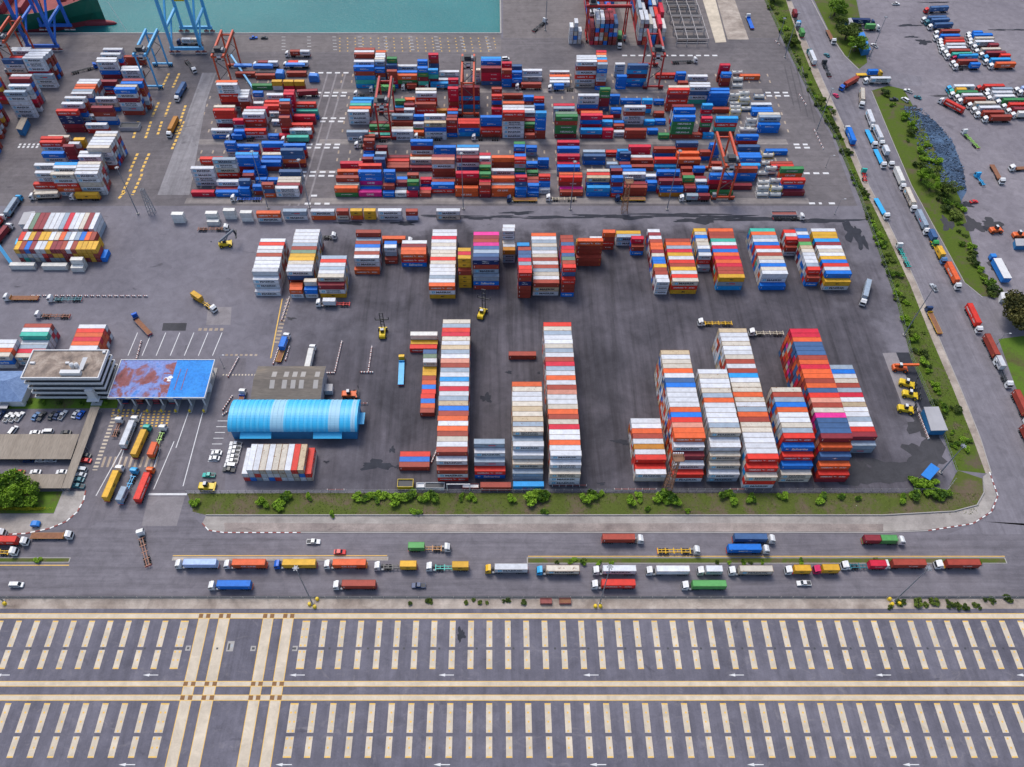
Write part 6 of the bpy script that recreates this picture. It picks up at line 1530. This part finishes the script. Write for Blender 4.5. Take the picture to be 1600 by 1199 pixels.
# reefer racks on the pier
M['rackm'] = plain('pale_grey_steel', (.42,.39,.38), .7)
def rack(px, py, w, d, label):
    X, Y = G(px, py); root = thing('reefer_rack', label, 'rack', (X, Y, 0), 0, 'steel racks on the pier'); b = MB()
    for k in range(4):
        for yy in (0, d): b.box(w*k/3 - .2, w*k/3 + .2, yy - .2, yy + .2, 0, 5.5, 'rackm')
        b.bar((w*k/3, 0, 5.3), (w*k/3, d, 5.3), .3, 'rackm')
    for yy in (0, d):
        for z in (2.6, 5.3): b.bar((0, yy, z), (w, yy, z), .28, 'rackm')
    b.build('frame', root); b = MB(); b.box(.3, w - .3, d * .35, d * .65, 2.6, 2.75, 'patchd'); b.build('walkway', root)
for i, (px, py) in enumerate([(1056,73),(1051,54),(1046,36),(1041,20),(1037,5)]): rack(px, py, 20, 13, f"grey steel rack on the pier, {ORD[i]} from the near end")
# tank containers
def tank_mesh(col):
    b = MB(); L, W2 = 6.06, 1.2
    for x in (.06, L - .06):
        for y in (-W2, W2): b.box(x - .07, x + .07, y - .07, y + .07, 0, 2.6, col)
        for z in (.07, 2.53): b.bar((x, -W2, z), (x, W2, z), .13, col)
    for y in (-W2, W2): b.bar((.1, y, .08), (L - .1, y, .08), .14, col)
    t = MB(); t.tube((.3,0,1.35),(L - .3,0,1.35),1.1,1.1,18,'tank'); t.tube((.12,0,1.35),(.3,0,1.35),.7,1.1,18,'tank'); t.tube((L - .3,0,1.35),(L - .12,0,1.35),1.1,.7,18,'tank'); t.box(2.2, 3.6, -.35, .35, 2.4, 2.6, 'steel')
    return b.mesh('tank_frame'), t.mesh('tank')
M['tank'] = plain('white_tank', (.60,.585,.54), .35, 0, .15, .6)
TK = {c: tank_mesh(c) for c in ('wall', 'cyel', 'bluewall')}
TP = [(1143,117,1,'wall'),(1144,127,1,'wall'),(1143,137,1,'wall'),(1139,152,2,'wall'),(1153,149,2,'wall'),(1138,165,1,'wall'),(1154,158,2,'cyel'),(1154,163,1,'bluewall'),(1177,154,1,'bluewall'),(1139.5,171,2,'wall'),(1156.5,173,1,'bluewall'),(1140,177,2,'cyel'),
      (1154,205,1,'wall'),(1165,191,2,'wall'),(1164,199,1,'bluewall'),(1155,206,1,'wall'),(1170,206,1,'wall'),(1188,258,1,'wall'),(1195,266,2,'bluewall'),(1181,274,1,'wall'),(1183,288,2,'wall'),(1202,285,2,'bluewall'),(1182,296,2,'wall'),(1203,297,2,'cyel'),(1181,307,1,'wall'),(1201,307,1,'bluewall'),(1190,246,1,'cyel')]
for i, (px, py, n, c) in enumerate(TP):
    X, Y = G(px, py, (n - 1) * 2.6)
    for k in range(n):
        f, t = TK[c]; o = put('tank_container', f, None, (X, Y, k * 2.62)); put('tank', t, o)
        tag(o, f"white tank in a {'yellow' if c == 'cyel' else 'blue' if c == 'bluewall' else 'white'} frame, tank rows right of the crane yard", 'tank container', 'tank containers')
# flat racks with tarpaulins beside the orange-red crane
M['tarp'] = plain('blue_tarpaulin', (.03,.20,.62), .5, 0, .25, .8)
for px, py, w, d, h, l in [(397.5,114,12,2.4,2.0,'long blue tarpaulin hump, right of the crane foot'),(367.5,112,11,2.4,1.2,'low blue tarpaulin on a brown box, nearest the crane'),(431.5,124,5,4.5,4.0,'tall blue tarpaulin cube between brown boxes'),(483.5,129,6,3,4.5,'blue tarpaulin load on a flat rack at the lane edge'),(447.5,111,12,2.4,1.4,'dark blue tarpaulin roof over the right brown box')]:
    X, Y = G(px, py); b = MB(); b.prism([(0,0),(0,h*.8),(w*.12,h),(w*.88,h*.95),(w,h*.75),(w,0)], 0, d, 'tarp'); tag(b.build('tarpaulin_load', None, (X, Y, 2.85 if h < 2.5 else .1)), l, 'tarpaulin load')
# ------------------------------------------------------------------ plants
def crown_mesh(name, rx, ry, rz, n, leaf, seed, mat, z0=0.0, clumps=9):
    r = random.Random(seed); v = []; f = []; tint = []
    cl = [(r.uniform(-.68, .68), r.uniform(-.68, .68), r.uniform(-.3, .62), r.uniform(.24, .50), r.uniform(.0, 1.0)) for _ in range(clumps)]
    for i in range(n):
        cx, cy, cz, cr, ct = r.choice(cl)
        while True:
            a, b_, c = r.uniform(-1, 1), r.uniform(-1, 1), r.uniform(-1, 1); q = a*a + b_*b_ + c*c
            if .25 < q < 1: break
        p = Vector(((cx + a*cr) * rx, (cy + b_*cr) * ry, z0 + (cz + c*cr*.85) * rz))
        u = Vector((r.uniform(-1,1), r.uniform(-1,1), r.uniform(-.5,.5))).normalized(); w = Vector((r.uniform(-1,1), r.uniform(-1,1), r.uniform(-.3,1))).cross(u)
        if w.length < .1: continue
        w = w.normalized(); s = leaf * r.uniform(.6, 1.3); k = len(v)
        v += [tuple(p + u*s), tuple(p + w*s*.6), tuple(p - u*s), tuple(p - w*s*.6)]; f.append((k, k+1, k+2, k+3)); tint.append(max(0, min(1, ct + r.uniform(-.2, .2))))
    me = bpy.data.meshes.new(name); me.from_pydata(v, [], f); me.materials.append(M[mat])
    at = me.color_attributes.new('tint', 'FLOAT_COLOR', 'CORNER'); buf = []
    for t in tint: buf += [t, t, t, 1] * 4
    at.data.foreach_set('color', buf); me.update(); return me
BUSH = [crown_mesh('foliage', 1, 1, .85, 800, .17, s, 'leaf', .55, 7) for s in range(4)]
BUSHD = [crown_mesh('foliage', 1, 1, .85, 800, .17, s + 20, 'leafd', .55, 7) for s in range(3)]
def bush(px, py, r, label, group, dark=False, k=None):
    X, Y = G(px, py); rr_ = random.Random(px * 7 + py); me = (BUSHD if dark else BUSH)[rr_.randrange(3)]
    o = put('bush', me, None, (X, Y, .02), rr_.uniform(0, 6.28)); o.scale = (r * rr_.uniform(.85, 1.25), r * rr_.uniform(.8, 1.1), r * rr_.uniform(.55, .8)); tag(o, label, 'bush', group); return o
VB = [(305,786,2.4),(411,790,2.6),(440,783,3.2),(448,779,2.4),(437,795,2.0),(484,777,1.6),(560,777,2.2),(578,779,2.8),(592,778,2.6),(604,778,2.2),(625,784,3.4),(636,777,3.4),(643,776,2.6),(662,779,2.8),(676,778,2.8),(722,778,1.6),(737,781,2.0),(800,780,2.2),(835,780,4.0),(846,777,3.4),(852,779,2.4),(916,779,3.0),(925,776,2.4),(937,773,1.6),(987,784,2.6),(997,779,2.2),(1033,784,3.2),(1045,778,3.4),(1055,782,2.6),(1040,775,2.4),(1130,777,2.6),(1142,780,2.8),(1170,780,2.2),(1178,783,1.6),(1221,775,2.2),(1281,780,2.4),(1315,778,1.8),(1340,781,1.5),(1408,781,2.2),(1430,777,2.6),(1462,774,3.4),(1468,770,3.0),(1444,765,3.2),(1432,755,3.6),(1440,760,3.0),(1456,752,2.2),(650,800,2.0),(520,804,1.6),(1012,797,1.4),(1075,800,1.4),(850,802,1.8)]
for i, (x, y, r) in enumerate(sorted(VB)): bush(x, y, r, f"{'big' if r > 2.5 else 'small'} bright green bush, {ORD[i]} from the left on the near verge", 'bushes on the near verge')
rb = random.Random(77)
def along(A, B, t):
    seg = t * (len(A) - 1); i = min(int(seg), len(A) - 2); u = seg - i
    return [A[i][k] + (A[i+1][k] - A[i][k]) * u for k in (0, 1)], [B[i][k] + (B[i+1][k] - B[i][k]) * u for k in (0, 1)]
for i in range(98):
    t = (i + rb.uniform(0, 1)) / 98; a, c = along(LE[1:], RE[1:], t); u = rb.uniform(.12, .95) if rb.random() < .5 else rb.uniform(.1, .4)
    if .80 < t < .86 and u > .5: continue
    bush(a[0] + (c[0] - a[0]) * u, a[1] + (c[1] - a[1]) * u, rb.uniform(.9, 2.7), f'green scrub bush, {ORD[i]} from the top in the verge strip beside the road', 'bushes in the verge strip', rb.random() < .45)
for i in range(44):
    t = (i + rb.uniform(0, 1)) / 44; A = [(1372,140),(1400,205),(1432,275),(1470,345),(1512,415),(1545,462)]; B = [(1405,142),(1452,225),(1482,275),(1508,330),(1535,415),(1560,460)]
    a, c = along(A, B, t); u = rb.uniform(.2, .9); bush(a[0] + (c[0] - a[0]) * u, a[1] + (c[1] - a[1]) * u, rb.uniform(1.3, 3.6), f'scrub bush, {ORD[i]} from the top on the bank between road and lorry park', 'bushes on the grass bank', rb.random() < .5)
for i in range(20):
    bush(1375 + rb.uniform(0, 225), rb.uniform(936, 952), rb.uniform(.9, 1.8), 'small weedy bush in the dirt strip at right', 'weeds in the dirt strip', True)
for i in range(12): bush(640 + rb.uniform(0, 190), rb.uniform(937, 943), rb.uniform(.7, 1.2), 'small weedy bush in the middle of the dirt strip', 'weeds in the dirt strip middle', True)
for i, (x, y) in enumerate([(870,880),(895,878),(910,881),(912,877),(935,880),(955,880),(1120,880),(1140,880),(1160,880),(1172,879),(1190,879),(1250,880),(1365,879),(60,875),(1530,880)]): bush(x, y, rb.uniform(.9, 1.7), 'small yellow-green bush on the road median', 'bushes on the median', i % 3 == 0)
def tree(px, py, r, h, label, mat='leafd', n=3800, clumps=16, name='tree'):
    X, Y = G(px, py); root = thing(name, label, 'tree', (X, Y, 0)); b = MB(); r_ = random.Random(px)
    b.tube((0,0,0), (0,0,h*.45), r*.09, r*.06, 10, 'wood')
    for k in range(7):
        a = k * .9 + r_.uniform(-.3, .3); b.tube((0,0,h*.32), (math.cos(a)*r*.55, math.sin(a)*r*.55, h*(.6 + .2*r_.random())), r*.045, r*.015, 7, 'wood')
    b.build('trunk', root); put('crown', crown_mesh('crown', r, r, h*.42, n, r*.062, px + 1, mat, h*.62, clumps), root)
tree(1590, 505, 10.5, 13, 'large round dark-crowned tree at the right edge', 'leafo', 9500, 26)
tree(18, 776, 8.0, 9.5, 'broad bright green tree on the lawn by the carport, larger of two', 'leaf', 7000, 30); tree(46, 778, 6.2, 7.5, 'smaller bright green tree right of the lawn tree', 'leaf', 5000, 24); tree(-14, 770, 7, 8, 'bright green lawn tree cut by the left edge', 'leaf', 4000, 14)
tree(1303, 25, 7.5, 9, 'rounded green tree at the top of the roadside group', 'leaf', 4200, 14); tree(1320, 62, 8.0, 9, 'middle tree of the roadside group, dark green', 'leafd', 4500, 16); tree(1334, 80, 7.5, 8.5, 'lowest tree of the roadside group beside the blue awning', 'leaf', 4500, 16); tree(1312, 45, 5.5, 7, 'small tree between the roadside trees', 'leafd', 3000, 12)
tree(1235, 70, 5.5, 6, 'bushy tree leaning over the white-box lorry', 'leafd', 3000, 12); tree(1208, 2, 6, 7, 'dark tree at the top of the verge strip', 'leafd', 3000, 12); tree(1298, 182, 3.0, 5, 'small palm-like tree in the verge strip', 'leafd', 1200, 7); tree(1480, 304, 5.5, 8, 'palm-like tree beside the rubbish patch', 'leafd', 2600, 12)
tree(1605, 128, 7, 8, 'dark tree at the right edge of the lorry park', 'leafd', 3000, 12); tree(1438, 282, 5.5, 6.5, 'dense green tree on the grass bank', 'leaf', 3000, 12); tree(1452, 296, 4.5, 5.5, 'smaller dense tree on the grass bank', 'leaf', 2600, 11)
for i, (x, y, s, m_) in enumerate([(45,786,1.4,0),(20,790,1.2,0),(56,791,1.3,0)]): bush(x, y, s, f"low clipped shrub on the corner lawn, {ORD[i]} from the tree", 'shrubs on the lawn')
X0, Y0 = G(-20, 796); X1, _ = G(79, 796)
hb = MB(); me = crown_mesh('hedge', (X1 - X0) / 2, .7, .7, 2600, .16, 5, 'yleaf', .4, 60); tag(put('hedge', me, None, ((X0 + X1) / 2, Y0, 0)), 'low yellow-green clipped hedge along the lawn edge', 'hedge')
for i, (x, y) in enumerate([(6,632),(18,632),(48,629),(70,630),(95,630),(128,632),(150,628),(165,630)]): bush(x, y, 1.3, 'rounded shrub in the bed below the office block', 'shrubs below the office', i % 2 == 0)
# grass blades over the verges and waste over the rubbish patch
def scatter(name, polyf, n, size, mat, seed, up=True, label=None):
    r = random.Random(seed); v = []; f = []; tint = []
    for _ in range(n):
        x, y = G(*polyf(r)); a = r.uniform(0, 6.3); s = size * r.uniform(.5, 1.4); k = len(v)
        if up: v += [(x - s*math.cos(a), y - s*math.sin(a), .02), (x + s*math.cos(a), y + s*math.sin(a), .02), (x + s*.6*math.cos(a) + r.uniform(-.2,.2), y + s*.6*math.sin(a) - .2, s*1.3), (x - s*.6*math.cos(a), y - s*.6*math.sin(a) + .2, s*1.3)]
        else: v += [(x - s, y - s*.7, .03 + r.uniform(0, .5)), (x + s, y - s*.6, .03 + r.uniform(0, .5)), (x + s*.8, y + s*.8, .05 + r.uniform(0, .7)), (x - s*.9, y + s*.6, .03 + r.uniform(0, .5))]
        f.append((k, k+1, k+2, k+3)); tint.append(r.random())
    me = bpy.data.meshes.new(name); me.from_pydata(v, [], f); me.materials.append(M[mat])
    at = me.color_attributes.new('tint', 'FLOAT_COLOR', 'CORNER'); buf = []
    for t in tint: buf += [t, t, t, 1] * 4
    at.data.foreach_set('color', buf); o = stuff(put(name, me)); o['label'] = label; return o
M['gblade'] = leafmat('grass_blades', (.10,.12,.03), (.19,.22,.05))
def inverge(r): return r.uniform(296, 1530), 771 + (r.random() ** 1.6) * 33
def instrip(r):
    a, c = along(LE[1:], RE[1:], r.random()); u = r.random(); return a[0] + (c[0] - a[0]) * u, a[1] + (c[1] - a[1]) * u
scatter('grass', inverge, 6000, .15, 'gblade', 1, True, 'rough grass on the near verge'); scatter('grass', instrip, 5000, .18, 'gblade', 2, True, 'rough grass in the verge strip')
def inrub(r):
    t = r.random(); A = [(1412,166),(1425,205),(1440,255),(1475,290)]; B = [(1440,170),(1485,215),(1505,262),(1510,298)]; a, c = along(A, B, t); u = r.random(); return a[0] + (c[0] - a[0]) * u, a[1] + (c[1] - a[1]) * u
M['waste'] = leafmat('mixed_rubbish', (.004,.007,.012), (.11,.17,.27)); scatter('rubbish', inrub, 1300, .38, 'waste', 3, False, 'blue-grey heap of rubbish in the lorry park')
# ------------------------------------------------------------------ now choose the 300 containers that show largest
left = 300 - NLOAD
CAND.sort(key=lambda d: -d['area'])
used = set(); nind = 0
rr2 = random.Random(9)
for d in CAND:
    vis = d['front'] or d['top']
    if vis and nind < left - 3 and d['area'] > 0 and d['label'] not in used:
        used.add(d['label']); nind += 1
        make_container(d['size'], d['c'], d['loc'], d['rz'], d['label'], d['group'], d['liv'], HT)
    else: MASS.container(d['size'], d['c'], d['loc'], d['rz'], d['liv'], rr2, HT)
mo = stuff(MASS.build('stacked_containers'))
mo['label'] = 'mass of stacked containers of every colour in the crane-served yard'
print('individual containers', nind, 'on lorries', NLOAD)
# ------------------------------------------------------------------ camera, sky and sun
cam = bpy.data.cameras.new('camera'); co = bpy.data.objects.new('camera', cam); COL.objects.link(co)
co.location = (0, 0, CAMH); co.rotation_euler = (math.pi / 2 - TH, 0, 0)
cam.sensor_width = 36; cam.lens = FPX * 36 / 1600; cam.shift_x = (800 - CX) / 1600; cam.clip_end = 5000; cam.clip_start = 1
sc.camera = co
w = bpy.data.worlds.new('World'); sc.world = w; w.use_nodes = True; nt = w.node_tree
sky = nt.nodes.new('ShaderNodeTexSky'); sky.sky_type = 'NISHITA'; sky.sun_disc = False
EL, AZ = math.radians(58), math.radians(-25)     # high soft sun from beyond the harbour, a little to the left
sky.sun_elevation = EL; sky.sun_rotation = AZ; sky.dust_density = 2.5; sky.air_density = 1.0; sky.altitude = 0
bg = nt.nodes['Background']; nt.links.new(sky.outputs[0], bg.inputs[0]); bg.inputs[1].default_value = .11
su = bpy.data.lights.new('sun', 'SUN'); su.energy = 1.3; su.angle = math.radians(22); su.color = (1, .95, .88); so = bpy.data.objects.new('sun', su); COL.objects.link(so)
dirv = Vector((math.sin(AZ) * math.cos(EL), math.cos(AZ) * math.cos(EL), math.sin(EL)))
so.rotation_euler = dirv.to_track_quat('Z', 'Y').to_euler()
sc.view_settings.view_transform = 'Standard'; sc.view_settings.look = 'None'; sc.view_settings.exposure = 0.78; sc.view_settings.gamma = 1
sc.cycles.max_bounces = 5; sc.cycles.diffuse_bounces = 3
for l_, names in SEEN.items():
    pass
